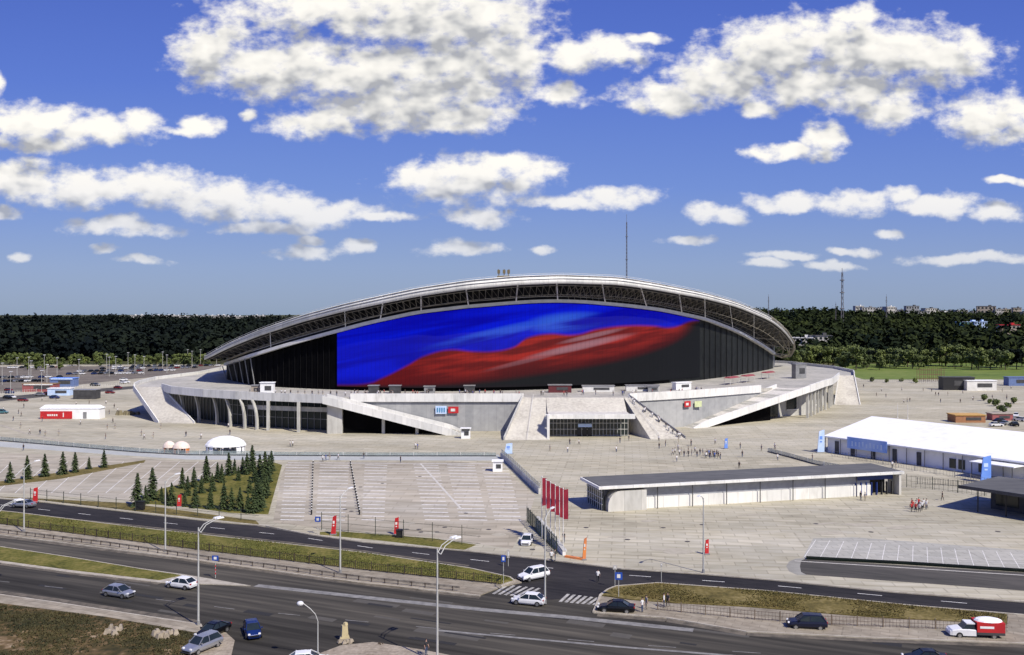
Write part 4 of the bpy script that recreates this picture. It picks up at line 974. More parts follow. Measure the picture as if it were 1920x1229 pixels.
# ================================================================== VEHICLES
def loft(b, secs):
    """secs: rings of equal length; quads between and caps"""
    i = len(b.v); n = len(secs[0])
    for s in secs: b.v += [tuple(p) for p in s]
    for k in range(len(secs) - 1):
        for j in range(n): b.f.append((i + k * n + j, i + k * n + (j + 1) % n, i + (k + 1) * n + (j + 1) % n, i + (k + 1) * n + j)); b.m.append(b.mi)
    b.f.append(tuple(i + j for j in reversed(range(n)))); b.m.append(b.mi); j0 = i + (len(secs) - 1) * n; b.f.append(tuple(j0 + j for j in range(n))); b.m.append(b.mi)
PROF = {  # x, belt height, half width (nose at +x); cabin stations x_bottom_front, x_top_front, x_top_rear, x_bottom_rear, roof height
 'sedan': ([(-2.3, .68, .70), (-2.2, .92, .80), (-1.5, .96, .87), (0, .93, .9), (1.0, .90, .88), (1.8, .76, .82), (2.2, .6, .70), (2.28, .5, .62)], (1.12, .3, -.8, -1.65, 1.43)),
 'hatchback': ([(-2.1, .7, .70), (-2.02, .93, .80), (-1.3, .97, .86), (0, .94, .88), (1.0, .90, .86), (1.7, .77, .8), (2.05, .6, .68), (2.12, .5, .6)], (1.15, .25, -1.15, -1.92, 1.46)),
 'suv': ([(-2.2, .85, .8), (-2.12, 1.05, .88), (-1.2, 1.08, .92), (0, 1.05, .93), (1.1, 1.02, .92), (1.9, .9, .86), (2.2, .72, .76), (2.26, .6, .7)], (1.2, .45, -1.55, -2.05, 1.68))}
def car_maker(kind, mp):
    def mk():
        prof, (bf, tf, tr, br, rh) = PROF[kind]; t = thing('car', 'car', 'car'); gc = .2 if kind != 'suv' else .28
        b = MB(); secs = []
        for x, zb, w in prof:
            zl = gc + (.12 if abs(x) > 1.8 else 0); secs.append([(x, -w * .88, zl), (x, -w, zl + .18), (x, -w, zb - .28), (x, -w * .93, zb - .06), (x, -w * .78, zb), (x, w * .78, zb), (x, w * .93, zb - .06), (x, w, zb - .28), (x, w, zl + .18), (x, w * .88, zl)])
        loft(b, secs); b.build('body', mp, t, smooth=False)
        zb = .93 if kind != 'suv' else 1.06; w0, w1 = .8, .60
        b = MB(); loft(b, [[(br, -w0, zb - .04), (tr, -w1, rh - .05), (tr, w1, rh - .05), (br, w0, zb - .04)], [(-.3, -w0 - .03, zb - .04), (-.3, -w1 - .03, rh - .04), (-.3, w1 + .03, rh - .04), (-.3, w0 + .03, zb - .04)],
                           [(bf, -w0, zb - .05), (tf, -w1, rh - .05), (tf, w1, rh - .05), (bf, w0, zb - .05)]]); b.build('windows', m_glass, t)
        b = MB(); loft(b, [[(tr - .12, -w1 - .01, rh - .06), (tr - .1, -w1 * .8, rh - .01), (tr - .1, w1 * .8, rh - .01), (tr - .12, w1 + .01, rh - .06)], [(-.3, -w1 - .05, rh - .05), (-.3, -w1 * .8, rh + .03), (-.3, w1 * .8, rh + .03), (-.3, w1 + .05, rh - .05)],
                           [(tf + .08, -w1 - .01, rh - .06), (tf + .06, -w1 * .8, rh - .01), (tf + .06, w1 * .8, rh - .01), (tf + .08, w1 + .01, rh - .06)]])
        for s in (-1, 1):
            for (x0, x1) in ((bf, tf), (-.25, -.25), (br, tr)): b.tube((x0, s * w0, zb - .03), (x1, s * (w1 + .02), rh - .04), .05, n=4)
        b.build('roof', mp, t)
        for x in (-1.35, 1.38):
            for s in (-1, 1):
                b = MB(); b.tube((x, s * .68, .33), (x, s * .91, .33), .33, n=14); w = b.build('wheel', m_tyre, t)
                b = MB(); b.tube((x, s * .86, .33), (x, s * .925, .33), .2, n=10); b.build('rim', m_rim, w)
        xf, xr = prof[-1][0], prof[0][0]
        for s in (-1, 1):
            b = MB(); b.box((xf - .12, s * .56, .62 if kind != 'suv' else .72), (.22, .3, .14), 0, (.8, .8)); b.build('headlight', m_light, t)
            b = MB(); b.box((xr + .05, s * .62, .72 if kind != 'suv' else .85), (.16, .26, .16)); b.build('tail_light', m_tail, t)
            b = MB(); b.box((bf - .25, s * .95, zb + .0), (.12, .18, .13)); b.build('mirror', mp, t)
        b = MB(); b.box((xf - .03, 0, .42), (.1, .95, .16)); b.build('grille', m_black, t)
        return t
    return mk
def carpaint(name, c, metal=.3): return mat(name, c, .28, tuple(x * .92 for x in c), 1, metal=metal, spec=.6)
p_white, p_silver, p_black, p_blue, p_navy = carpaint('white_car_paint', (.78, .78, .78), 0), carpaint('silver_car_paint', (.42, .43, .45), .6), carpaint('black_car_paint', (.006, .006, .007)), carpaint('blue_car_paint', (.01, .03, .14)), carpaint('navy_car_paint', (.012, .014, .035))
RZ = -.12
def put_car(px, py, rz, kind, mp, label, name='car'):
    t = car_maker(kind, mp)(); g = G(px, py, RZ); t.location = (g.x, g.y, RZ if py > 1000 and name != 'plaza' else 0); t.rotation_euler = (0, 0, R(rz)); t['label'] = label; return t
put_car(223, 1118, -22, 'hatchback', p_silver, 'silver hatchback driving on the near road at far left')
put_car(340, 1102, 158, 'hatchback', p_white, 'white hatchback beside the end of the median lawn')
put_car(991, 1133, 163, 'hatchback', p_white, 'white car on the main road in front of the zebra crossing')
put_car(1001, 1086, 215, 'suv', p_white, 'white SUV turning out of the junction over the zebra crossing')
put_car(988, 1020, 262, 'hatchback', p_white, 'white car leaving the plaza beside the sloping white wall')
put_car(473, 1190, -68, 'hatchback', p_blue, 'dark blue car turning into the side road at the bottom')
put_car(399, 1191, 246, 'sedan', p_black, 'black car parked by the near lamp post at the side road')
put_car(380, 1219, 240, 'suv', p_silver, 'silver blue car at the bottom edge beside the scrubby slope')
put_car(1155, 1147, 170, 'sedan', p_black, 'black saloon on the main road beside the right zebra stripes')
put_car(1513, 1178, 172, 'suv', p_navy, 'dark navy SUV driving left along the right pavement fence')
put_car(1735, 1244, 175, 'sedan', p_black, 'black car cut off by the bottom right edge of the photo')
put_car(577, 1248, 10, 'hatchback', p_white, 'white car roof at the bottom edge near the round headed lamp')
put_car(44, 952, 170, 'sedan', p_silver, 'grey saloon on the inner road near the red banner at far left')
g = G(3, 776); t = car_maker('suv', carpaint('teal_car_paint', (.08, .2, .22)))(); t.location = g; t.rotation_euler = (0, 0, .1); t['label'] = 'teal van like car cut off by the left edge of the plaza'
# pickup with red canopy box
def pickup():
    t = thing('pickup_truck', 'white pickup truck with a white and red box on its back', 'truck'); b = MB()
    loft(b, [[(x, -w, .35), (x, -w, zb), (x, -w * .9, zb + .08), (x, w * .9, zb + .08), (x, w, zb), (x, w, .35)] for x, zb, w in ((-.2, .95, .88), (.6, 1.0, .9), (1.5, .98, .88), (2.35, .85, .82), (2.6, .6, .75))]); b.build('body', p_white, t)
    b = MB(); loft(b, [[(-.15, -.8, .98), (-.05, -.66, 1.62), (-.05, .66, 1.62), (-.15, .8, .98)], [(1.35, -.8, .98), (.7, -.66, 1.62), (.7, .66, 1.62), (1.35, .8, .98)]]); b.build('windows', m_glass, t)
    b = MB(); b.box((.33, 0, 1.6), (.95, 1.4, .1)); b.build('roof', p_white, t)
    b = MB(); b.box((-1.75, 0, .5), (3.0, 1.9, .3)); b.build('load_bed', m_dgrey, t)
    b = MB(); b.box((-1.75, 0, .8), (3.0, 1.9, 1.1)); b.build('cargo_box', m_red, t)
    b = MB(); b.ellipsoid((-1.75, 0, 1.9), (1.55, 1.0, .35), 12, 3, 0.0); b.build('box_roof', m_tent, t)
    b = MB(); b.box((-1.3, -.96, 1.25), (1.5, .03, .25)); b.box((-1.3, .96, 1.25), (1.5, .03, .25)); b.build('side_stripe', m_tent, t)
    for x in (-2.1, 1.6):
        for s in (-1, 1):
            b = MB(); b.tube((x, s * .66, .36), (x, s * .9, .36), .36, n=14); w = b.build('wheel', m_tyre, t); b = MB(); b.tube((x, s * .85, .36), (x, s * .915, .36), .2, n=10); b.build('rim', m_rim, w)
    for s in (-1, 1): b = MB(); b.box((2.5, s * .55, .65), (.16, .3, .16)); b.build('headlight', m_light, t)
    return t
t = pickup(); g = G(1822, 1194, RZ); t.location = (g.x, g.y, RZ); t.rotation_euler = (0, 0, R(174))
# far parked cars, too small to show their parts
def far_car(mp):
    b = MB(); b.mi = 0
    loft(b, [[(x, -w, .35), (x, -w, z), (x, w, z), (x, w, .35)] for x, z, w in ((-2.1, .8, .75), (-1.9, 1.0, .85), (1.0, 1.0, .88), (2.1, .7, .75))]); b.mi = 1
    loft(b, [[(-1.6, -.78, 1.0), (-1.1, -.62, 1.45), (-1.1, .62, 1.45), (-1.6, .78, 1.0)], [(1.1, -.78, 1.0), (.4, -.62, 1.45), (.4, .62, 1.45), (1.1, .78, 1.0)]]); b.mi = 0; b.box((-.35, 0, 1.44), (1.4, 1.2, .05)); b.mi = 2
    for x in (-1.3, 1.3):
        for s in (-1, 1): b.tube((x, s * .7, .33), (x, s * .9, .33), .33, n=8)
    return b.build('parked_car', [mp, m_glass, m_tyre])
FC = [('white', p_white), ('silver', p_silver), ('black', p_black), ('dark red', carpaint('dark_red_car_paint', (.22, .02, .02))), ('dark blue', p_blue)]
FCo = [tag(far_car(m), '%s car parked in the crowded far left lot' % nme, 'car', 'cars parked in the far left lot') for nme, m in FC]; first = [True] * 5
r4 = random.Random(4)
for row, (y0, x0, x1) in enumerate(((689, 215, 415), (693, 180, 400), (698, 150, 330), (703, 130, 300), (710, -10, 120), (717, -10, 80), (691, 20, 120))):
    px = x0
    while px < x1:
        if r4.random() < .8:
            i = r4.choice([0, 0, 1, 1, 2, 2, 3, 4]); o = FCo[i] if first[i] else FCo[i].copy()
            if not first[i]: C.objects.link(o)
            first[i] = False; g = G(px, y0 - (px - x0) * .012); o.location = g; o.rotation_euler = (0, 0, 1.35 + r4.uniform(-.1, .1))
        px += r4.uniform(9, 13)
RC = [tag(far_car(m), '%s car parked at the far right edge behind the marquee' % nme, 'car', 'cars parked behind the white marquee') for nme, m in FC[:3]]; firstr = [True] * 3
for k, (px, py) in enumerate(((1868, 800), (1884, 797), (1902, 799), (1912, 790), (1890, 787), (1873, 792), (1905, 782))):
    i = k % 3; o = RC[i] if firstr[i] else RC[i].copy()
    if not firstr[i]: C.objects.link(o)
    firstr[i] = False; o.location = G(px, py); o.rotation_euler = (0, 0, k * .7)

# ================================================================== STREET LAMPS, POLES
m_pole = mat('galvanised_pole', (.5, .5, .47), .5, (.4, .4, .38), .6)
def lamp(h, arms, label, px, py, rz, z=0.02, group='tall lamp posts along the main road'):
    g = G(px, py, z); t = thing('street_lamp', label, 'street lamp', (g.x, g.y, z), rz, group)
    b = MB(); b.tube((0, 0, 0), (0, 0, h), .13, .075, 8); b.build('pole', m_pole, t); b = MB(); b.tube((0, 0, 0), (0, 0, .5), .22, .18, 8); b.build('base_collar', m_grey, t)
    for s, dx in arms:
        b = MB(); P = [(dx, 0, h - .5), (dx, s * .7, h + .25), (dx, s * 2.2, h + .7)]; b.path([(0, 0, h - .3)] + P, .05, 5); a = b.build('arm', m_pole, t)
        b = MB(); b.box((dx, s * 2.6, h + .68), (.34, 1.0, .16), 0, (.7, .85)); b.build('lamp_head', m_light, t)
    return t
lamp(11.4, ((1, 0), (1, .5)), 'nearest tall lamp post, by the side road corner at left', 372, 1172, ROADANG - .25)
lamp(11.9, ((1, 0), (1, .5)), 'tall lamp post rising from the bottom edge near the centre', 820, 1243, ROADANG - .25)
lamp(11.4, ((1, 0), (1, .5)), 'lamp arm reaching in from beyond the left edge', -6, 1120, ROADANG - .25)
for px, py, lb in ((45, 998, 'plain lamp post beside the pavement at far left'), (310, 1035, 'plain lamp post on the pavement below the spruces'), (638, 1075, 'plain lamp post on the pavement below the central parking'), (1022, 1132, 'lamp post at the junction beside the white car'), (1319, 1074, 'slim lamp post at the plaza edge right of centre carrying a red sign')):
    lamp(10.8 if px != 1319 else 10.5, ((1, 0),), lb, px, py, ROADANG + (0 if px != 1319 else 3.1))
# round headed lamp at the bottom
g = G(596, 1240, 0); t = thing('curved_lamp', 'curved lamp post with a white round head by the side road', 'street lamp', (g.x, g.y, 0), 0)
b = MB(); b.tube((0, 0, 0), (0, 0, 4.2), .07, .05, 7); b.path([(0, 0, 4.2), (-.25, 0, 4.9), (-.8, 0, 5.5), (-1.6, 0, 6.1)], .045, 6); b.build('pole', m_pole, t); b = MB(); b.ellipsoid((-1.85, 0, 6.05), (.38, .3, .26)); b.build('lamp_head', m_light, t, smooth=True)
# many thin poles in the far left lot
def thin_pole():
    t = thing('lot_lamp', 'lamp', 'street lamp'); b = MB(); b.tube((0, 0, 0), (0, 0, 11), .14, .09, 6); b.build('pole', m_pole, t); b = MB(); b.box((0, .3, 11), (.9, 1.5, .2)); b.build('lamp_head', m_light, t); return t
LP = Proto(thin_pole)
for px, py in ((4, 722), (32, 708), (54, 706), (58, 716), (83, 700), (88, 726), (78, 742), (107, 708), (148, 712), (205, 706), (217, 704), (253, 700), (270, 704), (305, 692), (313, 700), (352, 686), (360, 690), (376, 686), (406, 684), (200, 698), (240, 694), (20, 745)):
    g = G(px, py); LP.put((g.x, g.y, 0), 0, 'thin pale lamp pole standing over the far left lot', 1.0, 'thin lamp poles over the far left lot')
for px, py, lb in ((1683, 784, 'thin white pole on the open plaza right of the stadium'), (1702, 786, 'white pole just behind the marquee ridge')):
    g = G(px, py); b = MB(); b.tube((0, 0, 0), (0, 0, 5), .12, .08, 6); b.box((0, 0, 0), (.5, .5, .15)); o = b.build('slim_pole', m_wsteel); o.location = (g.x, g.y, 0); tag(o, lb, 'pole')

# ================================================================== FENCES, WALLS, RAILS
def fence(pix, h, step, name, label, m, picket=.0, z=.02, rails=2, group=None, pick_r=.018, mesh=False):
    pts = [tuple(G(x, y, z))[:2] for x, y in pix]; t = thing(name, label, 'fence', (*pts[0], z))
    if group: t['group'] = group
    b = MB()
    for r_i in range(rails):
        zz = z + h * (.12 + .78 * r_i / max(1, rails - 1)); b.path([(x, y, zz) for x, y in pts], .03, 4)
    if picket:
        for x, y, a in along(pts, picket): b.tube((x, y, z + .03), (x, y, z + h * .97), pick_r, n=3, cap=False)
    b.build('railing', m, t, world=True); ps = along(pts, step)
    for x, y, a in ps[:100]: b = MB(); b.box((x, y, z), (.1, .1, h + .12)); b.build('post', m, t, world=True)
    return t
m_dfence = mat('dark_brown_fence', (.045, .03, .022), .7)
fence([(-60, 974), (0, 983), (200, 1009), (399, 1035), (680, 1069), (939, 1096)], 1.15, 2.6, 'picket_fence', 'low dark picket fence along the lawn between the roads', m_dfence, .32, .09, 2, None, .028)
fence([(1233, 1144), (1400, 1161), (1553, 1172), (1781, 1181), (1890, 1186)], 1.1, 2.9, 'picket_fence', 'low fence along the right pavement above the navy SUV', mat('tan_fence', (.16, .12, .085), .7), .4, .02, 3)
fence([(57, 936), (233, 957), (486, 979)], 2.1, 4.6, 'mesh_fence', 'tall thin posted fence in front of the spruce lawn', mat('dark_green_post', (.04, .05, .035), .7), .0, .03, 3)
fence([(603, 994), (700, 1004), (901, 1024)], 2.9, 5.2, 'mesh_fence', 'tall thin posted fence at the near edge of the central parking', mat('dark_green_post', (.04, .05, .035), .7), .0, .03, 3)
def guard(pix, label):
    pts = [tuple(G(x, y, .02))[:2] for x, y in pix]; t = thing('guard_rail', label, 'guard rail', (*pts[0], .02))
    b = MB(); b.wall([(x, y, .42, .68) for x, y in pts], .06); b.build('rail_beam', mat('weathered_rail', (.3, .27, .22), .6, (.12, .1, .08), 1.2), t, world=True)
    for x, y, a in along(pts, 2.0)[:100]: b = MB(); b.box((x + .08 * math.sin(a), y - .08 * math.cos(a), .02), (.1, .08, .6), a); b.build('post', m_dfence, t, world=True)
guard([(0, 999), (200, 1023), (399, 1052), (539, 1070), (680, 1089), (862, 1109)], 'weathered low guard rail along the upper kerb of the main road')
# terrace wall with glass rail running to the flags
w_pts = [tuple(G(x, y))[:2] for x, y in ((940, 858), (960, 876), (985, 901), (1012, 927))]
t = thing('terrace_wall', 'low concrete terrace wall with glass rail leading to the flags', 'wall', (*w_pts[0], 0))
b = MB(); b.wall([(x, y, 0, 1.2) for x, y in w_pts], .5); b.build('wall', m_conc, t, world=True); b = MB(); b.wall([(x, y, 1.2, 2.2) for x, y in w_pts], .05); b.build('glass_rail', m_rail, t, world=True)
for x, y, a in along(w_pts, 3): b = MB(); b.box((x, y, 1.2), (.08, .08, 1.05), a); b.build('post', m_wsteel, t, world=True)
w2 = [G(1006, 990), G(1030, 1013), G(1058, 1042)]; t = thing('ramp_wall', 'sloping white wall beside the exit drive below the flags', 'wall', (w2[0].x, w2[0].y, 0))
b = MB(); b.wall([(w2[0].x, w2[0].y, 0, 1.7), (w2[1].x, w2[1].y, 0, 1.2), (w2[2].x, w2[2].y, 0, .5)], .5); b.build('wall', m_white, t, world=True)
b = MB(); b.wall([(p.x + .1, p.y + .1, z0, z0 + .25) for p, z0 in zip(w2, (1.7, 1.2, .5))], .7); b.build('coping', m_conc, t, world=True)
fence([(988, 978), (1000, 992), (1020, 1014), (1045, 1040)], 2.6, 1.6, 'dark_fence', 'dark green tall fence beside the exit drive and white car', mat('bottle_green_fence', (.02, .035, .025), .6), .35, .0, 2, None, .03)
b = MB(); b.wall([(*G(x, y)[:2], 0, .28) for x, y in ((1060, 1045), (1078, 1048), (1092, 1050))], .5); tag(b.build('orange_barrier', m_orange), 'low orange barrier on the plaza edge beside the red pylon', 'barrier')
# railing of the ring road at left
def glass_rail(pix, label, h=1.2, m=None):
    pts = [tuple(G(x, y))[:2] for x, y in pix]; t = thing('glass_railing', label, 'railing', (*pts[0], 0))
    b = MB(); b.wall([(x, y, .12, h) for x, y in pts], .05); b.build('panel', m or m_rail, t, world=True); b = MB(); b.wall([(x, y, 0, .25) for x, y in pts], .4); b.build('kerb', m_dgrey, t, world=True)
    for x, y, a in along(pts, 6)[:100]: b = MB(); b.box((x, y, 0), (.1, .1, h + .1), a); b.build('post', m_wsteel, t, world=True)
glass_rail([(0, 827), (60, 832), (150, 840), (260, 849), (350, 854), (513, 855)], 'long glass railing on a dark kerb along the left ring road')
glass_rail([(513, 855), (700, 856), (930, 856)], 'glass railing along the ring road behind the central parking', 1.0)
glass_rail([(1440, 848), (1480, 858), (1530, 872), (1575, 880)], 'glass railing on a low kerb left of the marquee', 1.1)
fence([(1560, 856), (1640, 868), (1720, 884), (1780, 893), (1860, 912)], 1.5, 5, 'crowd_barrier', 'grey crowd barrier fence along the front of the marquee', m_grey, .8, 0, 2, None, .03)
fence([(1700, 914), (1745, 918), (1800, 925), (1850, 931)], 2.6, 5, 'crowd_barrier', 'taller barrier fence between the long pavilion and the dark kiosk', mat('dark_green_post', (.04, .05, .035), .7), .9, 0, 3, None, .03)
fence([(1720, 908), (1790, 912), (1830, 914)], 1.3, 3, 'crowd_barrier', 'low second row of barriers behind the taller barrier fence', m_dgrey, .5, 0, 2, None, .03)

# ================================================================== FLAGS, BANNERS, SIGNS
def flagpole(px, ptop, k, lab):
    D = 151 - k * 1.6; X = (px - CX) / F * D; h = CH - (ptop - HZ) / F * D
    t = thing('flagpole', lab, 'flagpole', (X, D, 0), 0, 'crimson flags on tall poles'); b = MB(); b.tube((0, 0, 0), (0, 0, h), .08, .05, 7); b.build('pole', m_wsteel, t)
    b = MB(); n, w = 14, .72
    for i in range(n + 1):
        z = h - .15 - i * (4.5 / n)
        for j in range(5):
            x = .06 + w * j / 4; b.v.append((x, .12 * math.sin(i * .9 + j * .8 + k) * j / 4, z - .12 * j / 4 * math.sin(k + i * .3)))
    for i in range(n):
        for j in range(4): q = i * 5 + j; b.f.append((q, q + 5, q + 6, q + 1)); b.m.append(0)
    n0 = len(b.v); b.v += [(x, y + .02, z) for x, y, z in b.v]; b.f += [tuple(n0 + q for q in reversed(f)) for f in list(b.f)]; b.m += list(b.m)
    b.build('flag', m_crim, t, smooth=True); b = MB(); b.ellipsoid((0, 0, h + .06), (.12, .12, .12), 8, 4); b.build('finial', m_wsteel, t)
OR = ['first', 'second', 'third', 'fourth', 'fifth', 'sixth']
for k, (px, pt) in enumerate(((1016, 895), (1024, 900), (1032, 905), (1041, 910), (1049, 914), (1056, 917))): flagpole(px, pt, k, '%s crimson flag from the left in the row by the terrace wall' % OR[k])
def pylon(px, py, h, w, m, label, name='banner_pylon', lean=0.0, accent=m_white):
    g = G(px, py); t = thing(name, label, 'banner', (g.x, g.y, 0), .1); b = MB(); b.box((0, 0, 0), (w * 1.3, .9, .18)); b.build('base', m_grey, t)
    b = MB(); b.face([(-w / 2, -.12, .18), (w / 2, -.12, .18), (w / 2 + lean, -.12, h), (-w / 4 + lean, -.12, h * .93)]); b.face([(w / 2, .12, .18), (-w / 2, .12, .18), (-w / 4 + lean, .12, h * .93), (w / 2 + lean, .12, h)])
    b.face([(-w / 2, .12, .18), (-w / 2, -.12, .18), (-w / 4 + lean, -.12, h * .93), (-w / 4 + lean, .12, h * .93)]); b.face([(w / 2, -.12, .18), (w / 2, .12, .18), (w / 2 + lean, .12, h), (w / 2 + lean, -.12, h)]); b.face([(-w / 4 + lean, -.12, h * .93), (w / 2 + lean, -.12, h), (w / 2 + lean, .12, h), (-w / 4 + lean, .12, h * .93)])
    b.build('panel', m, t); b = MB(); b.box((lean * .5, -.14, h * .58), (w * .4, .03, h * .14)); b.box((lean * .4, -.14, h * .45), (w * .3, .03, h * .06)); b.build('marking', accent, t); return t
pylon(625, 1003, 3.2, .8, m_red, 'red banner pylon beside the fence at the left end of the parking', lean=.12)
pylon(66, 942, 2.9, .9, m_red, 'red banner pylon behind the silver car at far left')
pylon(336, 951, 2.4, .8, m_red, 'faded red banner in front of the spruce lawn')
pylon(743, 1003, 2.9, .8, m_red, 'red banner behind the fence next to a black bin')
pylon(1095, 1050, 3.3, .5, m_orange, 'narrow orange red pylon at the plaza edge right of the flags', lean=.15)
pylon(1325, 1040, 2.3, .6, m_red, 'small red and white sign at the slim lamp post')
pylon(953, 852, 2.9, 2.1, m_lblue, 'pale blue banner at the top of the terrace wall', accent=m_blue)
pylon(1361, 842, 2.9, .9, m_blue, 'blue banner standing alone on the plaza below the right ramp')
pylon(1539, 849, 6.0, 1.9, m_lblue, 'tall blue and white pylon left of the marquee', accent=m_blue)
pylon(1848, 905, 5.8, 2.4, m_blue, 'tall blue pylon in front of the right half of the marquee', accent=m_lblue)
def post_sign(px, py, h, w, hh, m, label, z=.02):
    g = G(px, py, z); t = thing('road_sign', label, 'road sign', (g.x, g.y, z), -.1); b = MB(); b.tube((0, 0, 0), (0, 0, h), .04, n=6); b.build('post', m_pole, t); b = MB(); b.box((0, -.06, h - hh), (w, .05, hh)); b.build('plate', m, t)
    b = MB(); b.box((0, -.1, h - hh * .75), (w * .45, .02, hh * .5)); b.build('symbol', m_white, t); return t
m_sblue = mat('road_sign_blue', (.02, .08, .4), .5)
post_sign(404, 1084, 3.1, .9, .7, m_sblue, 'blue road sign on a banded post at the end of the median')
g = G(404, 1084, .02); t = [o for o in C.objects if o.get('label') == 'blue road sign on a banded post at the end of the median'][0]
b = MB(); [b.tube((0, 0, z), (0, 0, z + .25), .07, n=6) for z in (.5, 1.0, 1.5)]; b.build('red_bands', m_red, t)
post_sign(1160, 1120, 3.2, .95, .95, m_sblue, 'blue square crossing sign at the tip of the right lawn'); post_sign(1153, 1101, 2.9, .55, .55, m_pale, 'pale round road sign seen from behind at the right lawn')
post_sign(944, 1094, 3.8, .6, .9, m_sblue, 'blue road sign at the rounded end of the lawn left of junction'); post_sign(953, 1062, 2.4, .35, 1.2, m_pale, 'thin white marker post across the inner road at the junction')
post_sign(596, 1002, 2.9, .95, .85, m_sblue, 'white and blue information sign at the left corner of parking'); post_sign(1240, 1092, 2.6, .3, .4, m_pale, 'thin sign post on the right lawn edge')
b = MB(); b.box((0, 0, 0), (1.0, .8, 1.15)); b.box((0, 0, 1.15), (1.15, .95, .12)); b.tube((.3, 0, 1.2), (.3, 0, 1.4), .05); o = b.build('litter_bin', m_black); o.location = G(749, 1008); tag(o, 'black litter bin on the lawn before the fence', 'bin')
g = G(263, 957); b = MB(); b.box((0, 0, 0), (1.4, 1, 1.6)); b.box((0, 0, 1.6), (1.5, 1.1, .1)); o = b.build('utility_cabinet', m_black); o.location = g; tag(o, 'dark utility cabinet by the fence under the leftmost cluster spruce', 'cabinet')

# ================================================================== TENTS, KIOSKS, LONG PAVILION
def marquee():
    P0 = Vector((82.7, 245.7)); ax = Vector((.555, -.832)); pr = Vector((.832, .555)); L = 66; W_ = 40
    t = thing('marquee', 'very large white marquee with a blue banner and arched doors at right', 'tent', (P0.x, P0.y, 0), math.atan2(ax.y, ax.x)) # local x along the front, y to the back
    b = MB(); b.box((L / 2, W_ / 2, 0), (L - .6, W_ - .6, 4.2)); b.build('wall', m_tent, t)
    b = MB(); eh, rh = 4.3, 8.2; n = 14
    for i in range(n):
        x0, x1 = -.4 + i * (L + .8) / n, -.4 + (i + 1) * (L + .8) / n; s = .0
        b.face([(x0, -.6, eh), (x1, -.6, eh), (x1, W_ / 2, rh), (x0, W_ / 2, rh)]); b.face([(x0, W_ / 2, rh), (x1, W_ / 2, rh), (x1, W_ + .6, eh), (x0, W_ + .6, eh)])
        b.face([(x0, -.6, eh), (x1, -.6, eh), (x1, -.6, eh - .35), (x0, -.6, eh - .35)])
    for x in (-.4, L + .4): b.face([(x, -.6, eh - .3), (x, W_ + .6, eh - .3), (x, W_ / 2, rh)])
    b.build('roof', m_tent, t)
    for i in range(n + 1): b = MB(); b.tube((i * L / n, -.35, 0), (i * L / n, -.35, 4.25), .12, n=5); b.build('pole', m_grey, t)
    for x in (3.2, 8.0, 14, 20, 26.5): b = MB(); b.box((x, .22, 0), (1.1, .3, 3.2)); b.build('doorway', m_dgrey, t)
    for x in (35.0, 37.2, 42): b = MB(); b.box((x, .22, .6), (1.5, .3, 2.2)); b.build('window', m_glass, t)
    b = MB(); b.box((12.8, -.75, 2.0), (11.5, .12, 2.9)); bn = b.build('banner', mat('light_blue_banner', (.22, .38, .80), .6, (.4, .55, .85), .25), t)
    b = MB()
    for k in range(9): b.box((8.6 + k * 1.05, -.84, 2.6 + .2 * (k % 2)), (.42, .05, 1.3 - .3 * (k % 3 == 1)))
    b.build('lettering', m_lblue, bn)
    # lean-to porch on the front right
    b = MB(); b.box((47, -2.6, 3.4), (10, 5, .18)); b.build('porch_roof', m_tent, t)
    for x in (42.5, 51.5): b = MB(); b.tube((x, -4.8, 0), (x, -4.8, 3.4), .09); b.build('porch_post', m_dgrey, t)
marquee()
